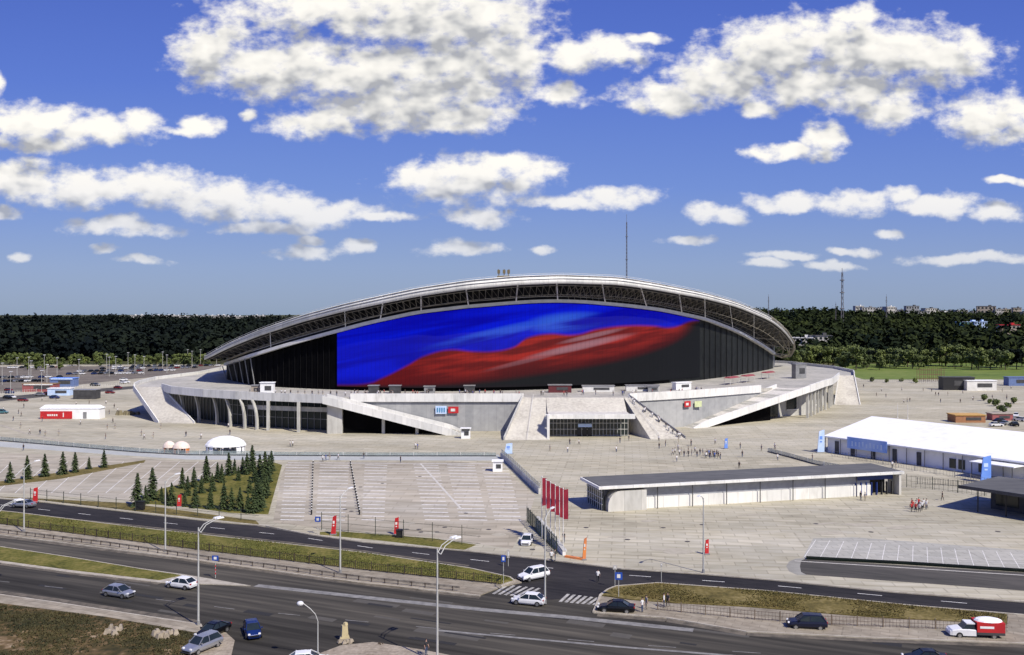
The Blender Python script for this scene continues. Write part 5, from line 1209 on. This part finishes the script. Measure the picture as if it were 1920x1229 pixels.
def pavilion():
    A, B_ = G(1136, 960), G(1686, 928); ax = (B_ - A); L = ax.length; rz = math.atan2(ax.y, ax.x)
    t = thing('long_pavilion', 'long low white and grey entrance pavilion with flat grey roof', 'pavilion', (A.x, A.y, 0), rz)
    H = 4.7; dp = 10.5
    b = MB(); b.box((L / 2 - 3.4, 3 + dp / 2 - .8, 0), (L - 12, dp - 4.2, H - .5)); b.build('rear_block', m_greywall, t)
    b = MB(); b.box((L / 2 + .9, 1.0, 0), (L - 13.8, .25, 2.1)); b.build('front_panel', m_white, t)
    b = MB(); b.box((L / 2 + .9, 1.25, 2.1), (L - 13.8, .2, H - 2.6)); b.build('upper_wall', mat('shaded_wall_grey', (.34, .35, .38), .5), t)  # shade of the roof overhang is put into this blue grey colour
    b = MB(); b.box((L / 2 - .3, dp / 2 - .4, H - .5), (L + 2.4, dp, .5)); b.build('roof_slab', m_white, t)
    b = MB(); b.box((L / 2 - .3, dp / 2 - .25, H + .003), (L + 1.6, dp - .9, .12)); b.build('roof_surface', m_roofg, t)
    # rounded concrete block at the left end
    b = MB(); poly = [(1.2 - 2.4 * 0, 0)] ; r = 2.6; prof = [(8.0, 0), (0.4, 0)] + [(0.4 + r - r * math.cos(a), (3.7 - r) + r * math.sin(a)) for a in np.linspace(0, math.pi / 2, 7)] + [(8.0, 3.7)]
    n = len(prof); b.v = [(x, -.2, z) for x, z in prof] + [(x, 2.6, z) for x, z in prof]
    b.f = [tuple(range(n))[::-1], tuple(range(n, 2 * n))] + [(k, (k + 1) % n, n + (k + 1) % n, n + k) for k in range(n)]; b.m = [0] * len(b.f); b.build('rounded_block', m_conc, t)
    b = MB(); b.box((-.2, 5.2, 0), (.2, 8.6, H - .5)); b.build('end_glazing', m_glass, t)
    b = MB(); [b.box((-.36, 1.2 + k * 1.1, 0), (.1, .1, H - .5)) for k in range(8)]; [b.box((-.36, 5.2, z), (.1, 8.6, .08)) for z in (1.1, 2.2, 3.3)]; b.build('mullions', m_wsteel, t)
    for k in range(7): b = MB(); b.tube((10.4 + k * (L - 20) / 6, .3, 0), (10.4 + k * (L - 20) / 6, .3, H - .5), .09, n=6); b.build('column', m_dgrey, t)
    b = MB(); b.box((L - 5.3, 3.4, 0), (8.6, .3, H - .6)); b.build('gate_opening', m_black, t)
    b = MB(); b.box((L - 5.0, 1.0, H - 1.6), (8.4, .25, 1.0)); b.build('blue_fascia', mat('deep_blue_panel', (.02, .04, .16), .5), t)
    for k in range(8): b = MB(); b.box((L - 9.3 + k * 1.2, 1.1, 0), (.14, .5, 2.6)); b.build('turnstile_bar', mat('royal_blue_bar', (.02, .05, .25), .5) if k < 5 else m_dgrey, t)
    b = MB(); b.box((L + .1, 1.6, 0), (.5, 3.6, H - .5)); b.build('end_pier', m_conc, t)
pavilion()
def dark_kiosk():
    A = G(1846, 957); dirx = Vector((.62, -.78, 0)); t = thing('dark_kiosk', 'dark pavilion with deep overhanging roof cut off by the right edge', 'pavilion', (A.x, A.y, 0), math.atan2(dirx.y, dirx.x))
    b = MB(); b.box((16, 7, 0), (32, 9, 4.1)); b.build('wall', m_dgrey, t); b = MB(); b.box((15, 4.5, 4.1), (36, 16, .45)); b.build('roof', m_roofg, t); b = MB(); b.box((15, -3.55, 4.05), (36.2, .25, .6)); b.build('fascia', m_dgrey, t)
    for k in range(7): b = MB(); b.tube((k * 5, -2.6, 0), (k * 5, -2.6, 4.1), .12); b.build('column', m_black, t)
    for k in range(5): b = MB(); b.box((3 + k * 6, 2.4, .8), (4, .2, 2.2)); b.build('window', m_glass, t)
dark_kiosk()
def dome_tent(px, py, r, h, m, mw, label):
    g = G(px, py); t = thing('dome_tent', label, 'tent', (g.x, g.y + r, 0)); b = MB(); n = 16; prof = [(1, .42), (.98, .5), (.86, .68), (.62, .85), (.32, .96), (.04, 1)]
    for rr, zz in prof:
        for k in range(n): a = 2 * math.pi * k / n; b.v.append((math.cos(a) * rr * r, math.sin(a) * rr * r * .8, zz * h))
    for i in range(len(prof) - 1):
        for k in range(n): b.f.append((i * n + k, i * n + (k + 1) % n, (i + 1) * n + (k + 1) % n, (i + 1) * n + k)); b.m.append(0)
    b.build('canopy', m, t); b = MB()
    for k in range(n):
        a0, a1 = 2 * math.pi * (k + .12) / n, 2 * math.pi * (k + .88) / n
        if k not in (11, 12, 13): b.face([(math.cos(a0) * r * .93, math.sin(a0) * r * .75, 0), (math.cos(a1) * r * .93, math.sin(a1) * r * .75, 0), (math.cos(a1) * r * .93, math.sin(a1) * r * .75, h * .45), (math.cos(a0) * r * .93, math.sin(a0) * r * .75, h * .45)])
    b.build('side_cloth', mw, t)
    for k in range(0, n, 2): a = 2 * math.pi * k / n; b = MB(); b.tube((math.cos(a) * r * .96, math.sin(a) * r * .77, 0), (math.cos(a) * r * .96, math.sin(a) * r * .77, h * .44), .05); b.build('pole', m_wsteel, t)
dome_tent(411, 854, 5.4, 4.3, m_tent, m_tent, 'white rounded dome tent behind the spruce lawn')
dome_tent(334, 852, 2.3, 3.1, mat('pale_orange_canvas', (.82, .68, .58), .7), m_orange, 'small pale dome tent with orange sides beside the white dome')
dome_tent(313, 850, 1.7, 3.0, mat('pale_orange_canvas', (.82, .68, .58), .7), m_orange, 'smallest pale dome tent with orange sides left of its twin')
def stall(px, py, w, d, h, mw, mr_, label, rz=0.0, sign=None, name='market_kiosk'):
    g = G(px, py) if isinstance(py, (int, float)) else py; t = thing(name, label, 'kiosk', tuple(g), rz); b = MB(); b.box((0, d / 2, 0), (w, d, h)); b.build('wall', mw, t); b = MB(); b.box((0, d / 2, h), (w + .5, d + .5, .25)); b.build('roof', mr_, t)
    b = MB(); b.box((w * .1, -.04, h * .35), (w * .5, .12, h * .4)); b.build('hatch', m_dgrey, t)
    if sign: b = MB(); b.box((0, -.3, h - .5), (w * .9, .1, .6)); b.build('sign_board', sign, t)
    return t
# long white unit with the red banner
g = G(131, 786); t = thing('white_hospitality_unit', 'long white unit with a red banner on its left half', 'kiosk', (g.x, g.y, 0), .0)
b = MB(); b.box((0, 2.2, 0), (20.5, 4.4, 3.6)); b.build('wall', m_tent, t); b = MB(); b.face([(-10.5, -.2, 3.6), (10.5, -.2, 3.6), (9.6, 2.2, 4.7), (-9.6, 2.2, 4.7)]); b.face([(10.5, 4.6, 3.6), (-10.5, 4.6, 3.6), (-9.6, 2.2, 4.7), (9.6, 2.2, 4.7)]); b.face([(-10.5, -.2, 3.6), (-9.6, 2.2, 4.7), (-10.5, 4.6, 3.6)]); b.face([(10.5, -.2, 3.6), (10.5, 4.6, 3.6), (9.6, 2.2, 4.7)]); b.build('roof', m_tent, t)
b = MB(); b.box((-4.6, -.25, .1), (11.0, .12, 2.6)); bn = b.build('banner', m_red, t); b = MB(); [b.box((-7.4 + k * .75, -.34, 1.05), (.5, .05, .62)) for k in range(5)]; b.box((-2.1, -.34, .7), (.35, .05, 1.5)); b.build('lettering', m_white, bn)
b = MB(); b.box((5.2, -.06, .2), (1.2, .1, 2.2)); b.build('door', m_grey, t)
stall(933, 885, 2.2, 2.0, 2.3, m_tent, m_tent, 'small white box kiosk beside the top of terrace wall')
stall(873, 823, 2.6, 2, 2.8, m_tent, m_tent, 'white box kiosk at the foot of the left ramp', sign=m_dgrey)
stall(158, 749, 9.5, 5, 3.8, m_dgrey, m_grey, 'dark grey container kiosk left of the curved stair')
stall(116, 726, 12, 5, 4.2, mat('faded_blue', (.13, .19, .38), .7), m_blue, 'blue stall among the poles at far left', sign=m_lblue); stall(72, 735, 15, 5, 3.6, mat('faded_red', (.33, .10, .10), .7), mat('ochre_roof', (.30, .20, .09), .8), 'red and white stall with amber roof at far left', sign=m_white)
stall(110, 742, 10, 4, 3, m_lblue, m_tent, 'pale low kiosk in front of the blue stall'); stall(1798, 732, 15, 5, 6, m_black, m_dgrey, 'black container building at the meadow edge'); stall(1841, 733, 14, 5, 4.6, m_wsteel, m_tent, 'white container joined to the black one at the meadow edge')
stall(1912, 724, 11, 5, 4.2, mat('faded_blue', (.13, .19, .38), .7), mat('faded_blue', (.13, .19, .38), .7), 'blue container at the far right meadow edge'); stall(1820, 793, 10, 6, 2.4, mat('terracotta_canvas', (.36, .17, .08), .8), m_yell, 'orange tent like kiosk behind the marquee ridge'); stall(1880, 789, 7, 4, 2.2, mat('faded_red', (.33, .10, .10), .7), m_bei, 'low red kiosk beside the cars behind the marquee')
for k, (px, w, mw, lb) in enumerate(((1598, 2.2, m_tent, 'white'),)): pass
r5 = random.Random(8)
zdeck = DZ
for k, (px, dd, w, h, mw, lab) in enumerate(((500, 300, 4.2, 3.6, m_tent, 'white square lift housing on the left deck'), (478, 302, 2.4, 3.2, m_bei, 'beige box beside the white lift housing on the deck'), (700, 303, 3.2, 3, m_dgrey, 'dark kiosk on the deck under the left edge of the screen'),
     (740, 303, 3.6, 3, m_dgrey, 'dark kiosk on the deck right of the white lift housing'), (805, 304, 3.4, 2.6, m_grey, 'grey kiosk on the deck above the left wall signs'), (880, 305, 3.4, 2.8, m_dgrey, 'dark stall on the deck above the grey wall'),
     (1050, 306, 7.5, 3, mat('maroon_cladding', (.12, .02, .025), .7), 'maroon stall on the deck above the entrance'), (1122, 309, 10.5, 2.4, m_wsteel, 'long white counter on the deck right of the maroon stall'), (1205, 312, 11, 2.3, m_wsteel, 'long white counter on the deck above the right stair edge'),
     (1282, 318, 6.5, 2.9, m_tent, 'white kiosk with dark hatch on the right deck'), (1225, 309, 3.4, 2.2, m_grey, 'grey stand in front of the long white counters'), (1502, 372, 5.8, 5.6, m_grey, 'tall grey box at the right corner of the deck'))):
    p = Vector(((px - CX) / F * dd, dd, DZ)); stall(px, p, w, 2.2, h * (1 if k in (0, 11) else .8), mw, m_grey if k not in (0, 9) else m_tent, lab, 0 if px < 1250 else .5, None, 'deck_kiosk')
# awnings on the right deck
for px, dd, lab in ((1402, 352, 'maroon and white awning at the right end of the facade'), (1440, 372, 'pink red awning closest to the curled roof end'), (1372, 342, 'maroon awning left of the others on the right deck')):
    t = thing('awning', lab, 'awning', ((px - CX) / F * dd, dd, DZ), .9); b = MB(); b.box((0, 0, 2.4), (8, 3, .5), 0, (.9, .4)); b.build('canopy', mat('rose_canvas', (.28, .06, .07), .8), t)
    for x in (-3.6, 3.6):
        for y in (-1.2, 1.2): b = MB(); b.tube((x, y, 0), (x, y, 2.4), .06); b.build('post', m_wsteel, t)
# bottom island debris, heap and boards
def rubble(px, py, s, m, label, z=0.0, n=9, name='rubble_heap'):
    g = G(px, py, z); b = MB(); rr = random.Random(int(px))
    for k in range(n): a = rr.uniform(0, 6.28); q = rr.uniform(0, s); b.box((math.cos(a) * q, math.sin(a) * q * .6, 0), (rr.uniform(.3, .7) * s, rr.uniform(.3, .6) * s, rr.uniform(.15, .5) * s), rr.uniform(0, 3), (.6, .5))
    o = b.build(name, m); o.location = (g.x, g.y, z); tag(o, label, 'rubble'); return o
rubble(647, 1205, .8, m_sand, 'pale heap of stones on the kerb of the sandy island', 0, 16)
o = MB().box((0, 0, .35), (.75, .6, 1.25), .4, (.8, .8)).box((0, 0, 0), (1.2, .9, .35), .2, (.8, .8)).box((.1, 0, 1.6), (.45, .4, .3), .9, (.7, .7)).build('stone_block', mat('yellow_stone', (.5, .42, .24), .9)); o.location = G(646, 1199); tag(o, 'upright yellowish stone block on the sandy island', 'stone')
rubble(213, 1185, 1.6, m_sand, 'flat pale slab pile lying in the scrub at left', 0, 7); rubble(713, 1208, .45, m_bark, 'small dark lump at the edge of sandy island', 0, 5); rubble(310, 1192, 1.5, m_sand, 'sandy patch of broken stones in the scrub', -.02, 10)
rubble(240, 778, 3.5, mat('brown_machinery', (.2, .17, .1), .8), 'brown building material piled under the curved left stair', 0, 14)

# bollard rows in the central parking
def bol():
    t = thing('bollard', 'bollard', 'bollard'); b = MB(); b.tube((0, 0, 0), (0, 0, .8), .12, .1, 8); b.build('post', m_black, t); b = MB(); b.tube((0, 0, .8), (0, 0, .88), .13, .09, 8); b.build('cap', m_wsteel, t); return t
BL_ = Proto(bol)
for row, (x0, x1) in enumerate(((587, 584), (657, 674))):
    for k in range(19):
        y = 872 + k * 5.2; g = G(x0 + (x1 - x0) * k / 18, y); BL_.put((g.x, g.y, 0), 0, 'short dark bollard in the %s row across the central parking' % ['left', 'right'][row], 1.25, 'bollards across the central parking')

# ================================================================== PEOPLE
def person_mesh(seed, shirt, trousers, stride, arm):
    sk = bpy.data.meshes.new('p'); hz = .92
    V = [(0, 0, .95), (0, 0, 1.15), (0, 0, 1.40), (0, .0, 1.50), (0, .01, 1.58), (0, .015, 1.70),
         (.10, 0, .90), (.11, stride * .55, .50), (.11, stride * .9, .09), (.11, stride * .9 + .14, .04),
         (-.10, 0, .90), (-.11, -stride * .45, .50), (-.11, -stride, .09), (-.11, -stride + .14, .04),
         (.19, 0, 1.40), (.25, -arm * .4, 1.12), (.26, -arm * .4 + .10, .88), (-.19, 0, 1.40), (-.25, arm * .4, 1.12), (-.26, arm * .4 + .10, .88)]
    E = [(0, 1), (1, 2), (2, 3), (3, 4), (4, 5), (0, 6), (6, 7), (7, 8), (8, 9), (0, 10), (10, 11), (11, 12), (12, 13), (2, 14), (14, 15), (15, 16), (2, 17), (17, 18), (18, 19)]
    RD = [(.15, .11), (.14, .10), (.17, .11), (.06, .06), (.07, .08), (.085, .10), (.09, .09), (.06, .065), (.04, .045), (.04, .03), (.09, .09), (.06, .065), (.04, .045), (.04, .03), (.06, .06), (.045, .045), (.03, .03), (.06, .06), (.045, .045), (.03, .03)]
    sk.from_pydata(V, E, []); o = bpy.data.objects.new('p', sk); C.objects.link(o); m = o.modifiers.new('s', 'SKIN'); m.use_smooth_shade = True
    for i, q in enumerate(RD): sk.skin_vertices[0].data[i].radius = q
    sk.skin_vertices[0].data[0].use_root = True; o.modifiers.new('u', 'SUBSURF').levels = 1
    dg = bpy.context.evaluated_depsgraph_get(); me = bpy.data.meshes.new_from_object(o.evaluated_get(dg)); bpy.data.objects.remove(o)
    me.materials.clear(); [me.materials.append(x) for x in (m_skin, shirt, trousers, m_black)]
    for p in me.polygons:
        c = p.center; p.material_index = 3 if c.z < .1 else 2 if c.z < .93 and abs(c.x) < .2 else 1 if c.z < 1.47 and not (abs(c.x) > .18 and c.z < 1.15) else 0
    return me
def hand_mesh(s):
    b = MB(); b.box((0, 0, -.09), (.03, .08, .1))
    for k, l in enumerate((.065, .075, .07, .055)): b.tube((0, -.028 + k * .019, -.085), (.008 * s, -.03 + k * .02, -.085 - l * .6), .009, n=5); b.tube((.008 * s, -.03 + k * .02, -.085 - l * .6), (-.006 * s, -.03 + k * .02, -.085 - l), .008, .006, n=5)
    b.tube((0, .035, -.03), (-.005, .065, -.075), .011, .008, n=5); return b
SH = [mat('white_shirt', (.75, .75, .75), .8), mat('dark_shirt', (.03, .03, .035), .8), mat('red_shirt', (.45, .03, .03), .8), mat('blue_shirt', (.06, .12, .4), .8), mat('grey_shirt', (.25, .25, .25), .8)]
TR_ = [mat('dark_trousers', (.015, .016, .02), .85), mat('jeans', (.05, .08, .16), .85), mat('beige_trousers', (.4, .35, .26), .85)]
def person_maker(i, sh, tr, st, arm):
    def mk():
        t = thing('person', 'person', 'person'); me = person_mesh(i, SH[sh], TR_[tr], st, arm); o = bpy.data.objects.new('body', me); C.objects.link(o); o.parent = t
        b = MB(); b.ellipsoid((0, -.015, 1.70), (.095, .105, .11), 10, 5, -.1); b.build('hair', m_hair, t, smooth=True)
        for s in (-1, 1): h = hand_mesh(s).build('hand', m_skin, t); h.location = (s * .262, s * -arm * .4 + .11, .90)
        return t
    return mk
PV = [(0, 0, .25, .5), (1, 1, .0, .1), (2, 0, .28, .6), (3, 1, .15, .3), (4, 2, .0, .1), (0, 1, .05, .1), (1, 0, .22, .4)]
PM = [Proto(person_maker(i, *a)) for i, a in enumerate(PV)]; CL = ['white shirt', 'dark shirt', 'red shirt', 'blue shirt', 'grey shirt', 'white shirt', 'dark clothes']
def put_person(px, py, i, rz, label, z=0.0, group=None):
    g = G(px, py, z); PM[i].put((g.x, g.y, z), rz, label, 1.0, group)
NEAR = [(1121, 1092, 0, 'person in white top and dark trousers crossing the junction road', RZ), (1245, 1139, 5, 'left of two people close together on the right pavement lawn', .04), (1252, 1138, 6, 'right of two people close together on the right pavement lawn', .04),
        (1204, 1148, 5, 'person in pale clothes behind the black saloon', .04), (1212, 1143, 4, 'person on the pavement just right of the black saloon', .04), (1034, 1054, 0, 'person in white waiting at the foot of the dark green fence', 0), (1041, 1052, 1, 'person in dark shirt beside the foot of the white sloping wall', 0),
        (1057, 1018, 1, 'person walking on the plaza just right of the sloping white wall', 0), (799, 1229, 1, 'dark dressed person at the bottom edge beside the lamp post', 0), (751, 868, 1, 'person in dark clothes on the ring road behind the parking', 0), (682, 861, 1, 'person by the glass railing behind the bollard row', 0),
        (611, 864, 3, 'person in blue shirt in the group at the top of bollard row', 0), (618, 863, 4, 'person in grey in the group at the top of bollard row', 0), (605, 866, 0, 'person in white in the group at the top of bollard row', 0), (634, 863, 0, 'person in white right of the group at bollard row', 0),
        (549, 838, 0, 'left person of the pair walking before the colonnade', 0), (544, 838, 5, 'right hand partner of the pair walking before the colonnade', 0), (779, 842, 0, 'person in white standing on the plaza below the left ramp', 0), (783, 843, 3, 'person in blue standing on the plaza below the left ramp', 0),
        (1386, 879, 6, 'lone dark person on the plaza behind the long pavilion', 0), (1388, 842, 1, 'person standing right of the single blue banner', 0), (1614, 938, 1, 'dark person at the left side of the pavilion gate', 0), (1622, 940, 4, 'grey dressed person at the pavilion gate', 0), (1767, 939, 6, 'person walking before the taller barrier fence', 0),
        (1673, 878, 0, 'white shirted person at the marquee path corner', 0), (1680, 879, 4, 'grey dressed person at the marquee path corner', 0), (1236, 842, 1, 'person in dark at the foot of the stair edge', 0), (1251, 822, 0, 'person in white at the bottom right of central stair', 0), (198, 824, 1, 'person standing on the left plaza below the white unit', 0), (75, 815, 1, 'lone person at the far left of the plaza', 0), (44, 845, 1, 'person by the glass railing at far left', 0)]
for k, (px, py, i, lb, z) in enumerate(NEAR): put_person(px, py, i, k * 1.3, lb, z)
r6 = random.Random(12)
for k in range(16): i = r6.choice([1, 1, 6, 0, 4]); put_person(1262 + k * 5.6 + r6.uniform(-2, 2), 853 + r6.uniform(-5, 6) + (5 if k > 10 else 0), i, r6.uniform(0, 6), 'person in %s in the loose crowd below the stair' % CL[i], 0, 'people in the loose crowd below the stair')
for k in range(9): i = r6.choice([1, 6, 3]); put_person(1322 + k * 3.6, 857 + r6.uniform(-2, 5), i, r6.uniform(0, 6), 'person in %s in the tight group beside the blue banner' % CL[i], 0, 'people in the tight group beside the blue banner')
for k in range(13): i = r6.choice([0, 2, 2, 5]); put_person(1711 + (k % 5) * 6.2 + r6.uniform(-2, 2), 952 + (k // 5) * 4.5 + r6.uniform(-1, 1), i, r6.uniform(0, 6), 'person in %s in the red and white group before the dark kiosk' % CL[i], 0, 'people in the red and white group')
for k in range(60):
    px = r6.uniform(650, 1330); dd = r6.uniform(290.8, 300) + max(0, (px - 1180) * .085); i = r6.choice([0, 1, 1, 4, 6, 3, 2])
    PM[i].put(((px - CX) / F * dd, dd, DZ), r6.uniform(0, 6), 'person in %s standing on the upper deck behind the parapet' % CL[i], 1.0, 'people along the upper deck')
for k in range(16):
    t_ = r6.random(); p = lerp2(TR, BR, t_); i = r6.choice([0, 1, 5]); n_s = 38; zz = DZ * (1 - math.floor(t_ * n_s) / n_s)
    PM[i].put((p[0] - 1.0 - r6.uniform(0, 1.2), p[1], zz), 0, 'person in %s on the right edge of the central stair' % CL[i], 1.0, 'people on the right edge of the stair')
for k in range(22):
    px, py = r6.uniform(1020, 1540), r6.uniform(826, 868); i = r6.choice([0, 1, 4, 5])
    put_person(px, py, i, r6.uniform(0, 6), 'person in %s scattered over the open plaza at right' % CL[i], 0, 'people scattered over the right plaza')

# --- clutter along the far right edge of the plaza
fence([(1600, 716), (1680, 717), (1770, 720), (1900, 724)], 1.6, 6, 'site_fence', 'low site fence along the edge of the meadow', m_grey, 1.0, 0, 2, None, .04)
g = G(1747, 716); t = thing('scaffold', 'brown scaffold frame standing at the meadow edge', 'scaffold', (g.x, g.y, 0)); b = MB()
for i in range(7):
    for y in (0, 3): b.tube((i * 2.2 - 6.6, y, 0), (i * 2.2 - 6.6, y, 7.5), .12, n=4)
b.build('uprights', mat('rusty_tube', (.16, .09, .05), .8), t); b = MB()
for z in (1.5, 3.8, 6.2):
    for y in (0, 3): b.tube((-6.6, y, z), (6.6, y, z), .1, n=4)
b.build('ledgers', mat('rusty_tube', (.16, .09, .05), .8), t)
def bush(seed, m, h):
    def mk():
        t = thing('bush', 'bush', 'bush'); r = random.Random(seed); b = MB()
        for k in range(5): b.tube((0, 0, 0), (r.uniform(-.6, .6), r.uniform(-.6, .6), h * .6), .05, .02, 4)
        b.build('stems', m_bark, t); cs = [(r.uniform(-.7, .7) * h * .4, r.uniform(-.5, .5) * h * .4, h * r.uniform(.35, .65)) for _ in range(5)]
        me = quads_mesh('crown', quad_cloud(np.array(cs), np.array([(h * .35,) * 3] * 5), 70, .2, seed)); me.materials.append(m); c = bpy.data.objects.new('crown', me); C.objects.link(c); c.parent = t; return t
    return mk
BU = [Proto(bush(31, m_leaf, 2.4)), Proto(bush(32, m_leaf3, 2.0))]
for k, (px, py) in enumerate(((1846, 752), (1856, 757), (1866, 762), (1872, 768), (1880, 774), (1890, 765), (1902, 757), (1636, 716), (1662, 718), (1690, 716), (1716, 719))):
    g = G(px, py); BU[k % 2].put((g.x, g.y, 0), k, 'small green bush on the far right of the plaza' if k < 7 else 'small bush at the foot of the meadow fence', r6.uniform(.8, 1.3), 'bushes at the far right' if k < 7 else 'bushes by the meadow fence')
for k in range(26):
    px = r6.uniform(1600, 1900); i = r6.choice([0, 1, 4, 6]); put_person(px, r6.uniform(722, 760), i, r6.uniform(0, 6), 'tiny person in %s on the far right plaza' % CL[i], 0, 'people on the far right plaza')
for k in range(14):
    px = r6.uniform(20, 470); i = r6.choice([0, 1, 4]); put_person(px, r6.uniform(800, 826), i, r6.uniform(0, 6), 'tiny person in %s on the left plaza before the stair' % CL[i], 0, 'people on the left plaza')
for k in range(16):
    px = 462 + k * 12 + r6.uniform(-4, 4); i = r6.choice([0, 1, 4]); dd = interp(px, [(462, 296), (650, 286)]) + 4; PM[i].put(((px - CX) / F * dd, dd + 2, DZ), 0, 'person in %s on the left part of the upper deck' % CL[i], 1.0, 'people on the left upper deck')

# --- approach road and clutter at the far left
sheet('approach_road', [(-60, 752), (0, 745), (120, 734), (255, 724), (256, 729), (120, 741), (0, 753), (-60, 760)], .016, m_slip)
fence([(0, 741), (120, 731), (262, 721)], 1.5, 6, 'site_fence', 'pale site fence along the approach road at far left', m_wsteel, 1.2, 0, 2, None, .05)
LC = [tag(far_car(m), '%s car standing along the approach road at far left' % nme, 'car', 'cars along the far left approach road') for nme, m in FC]; fl = [True] * 5
for k in range(22):
    px, py = r6.uniform(-5, 240), 0; py = interp(px, [(0, 749), (255, 726)]) + r6.choice([-14, -9, 0, 8]); i = r6.choice([0, 1, 2, 3, 4]) if k > 4 else k; o = LC[i] if fl[i] else LC[i].copy()
    if not fl[i]: C.objects.link(o)
    fl[i] = False; o.location = G(px, py); o.rotation_euler = (0, 0, r6.uniform(-.5, .2))
for k in range(22):
    px = r6.uniform(0, 240); i = r6.choice([0, 1, 4, 6]); put_person(px, r6.uniform(750, 800), i, r6.uniform(0, 6), 'tiny person in %s near the approach road at far left' % CL[i], 0, 'people near the far left approach road')
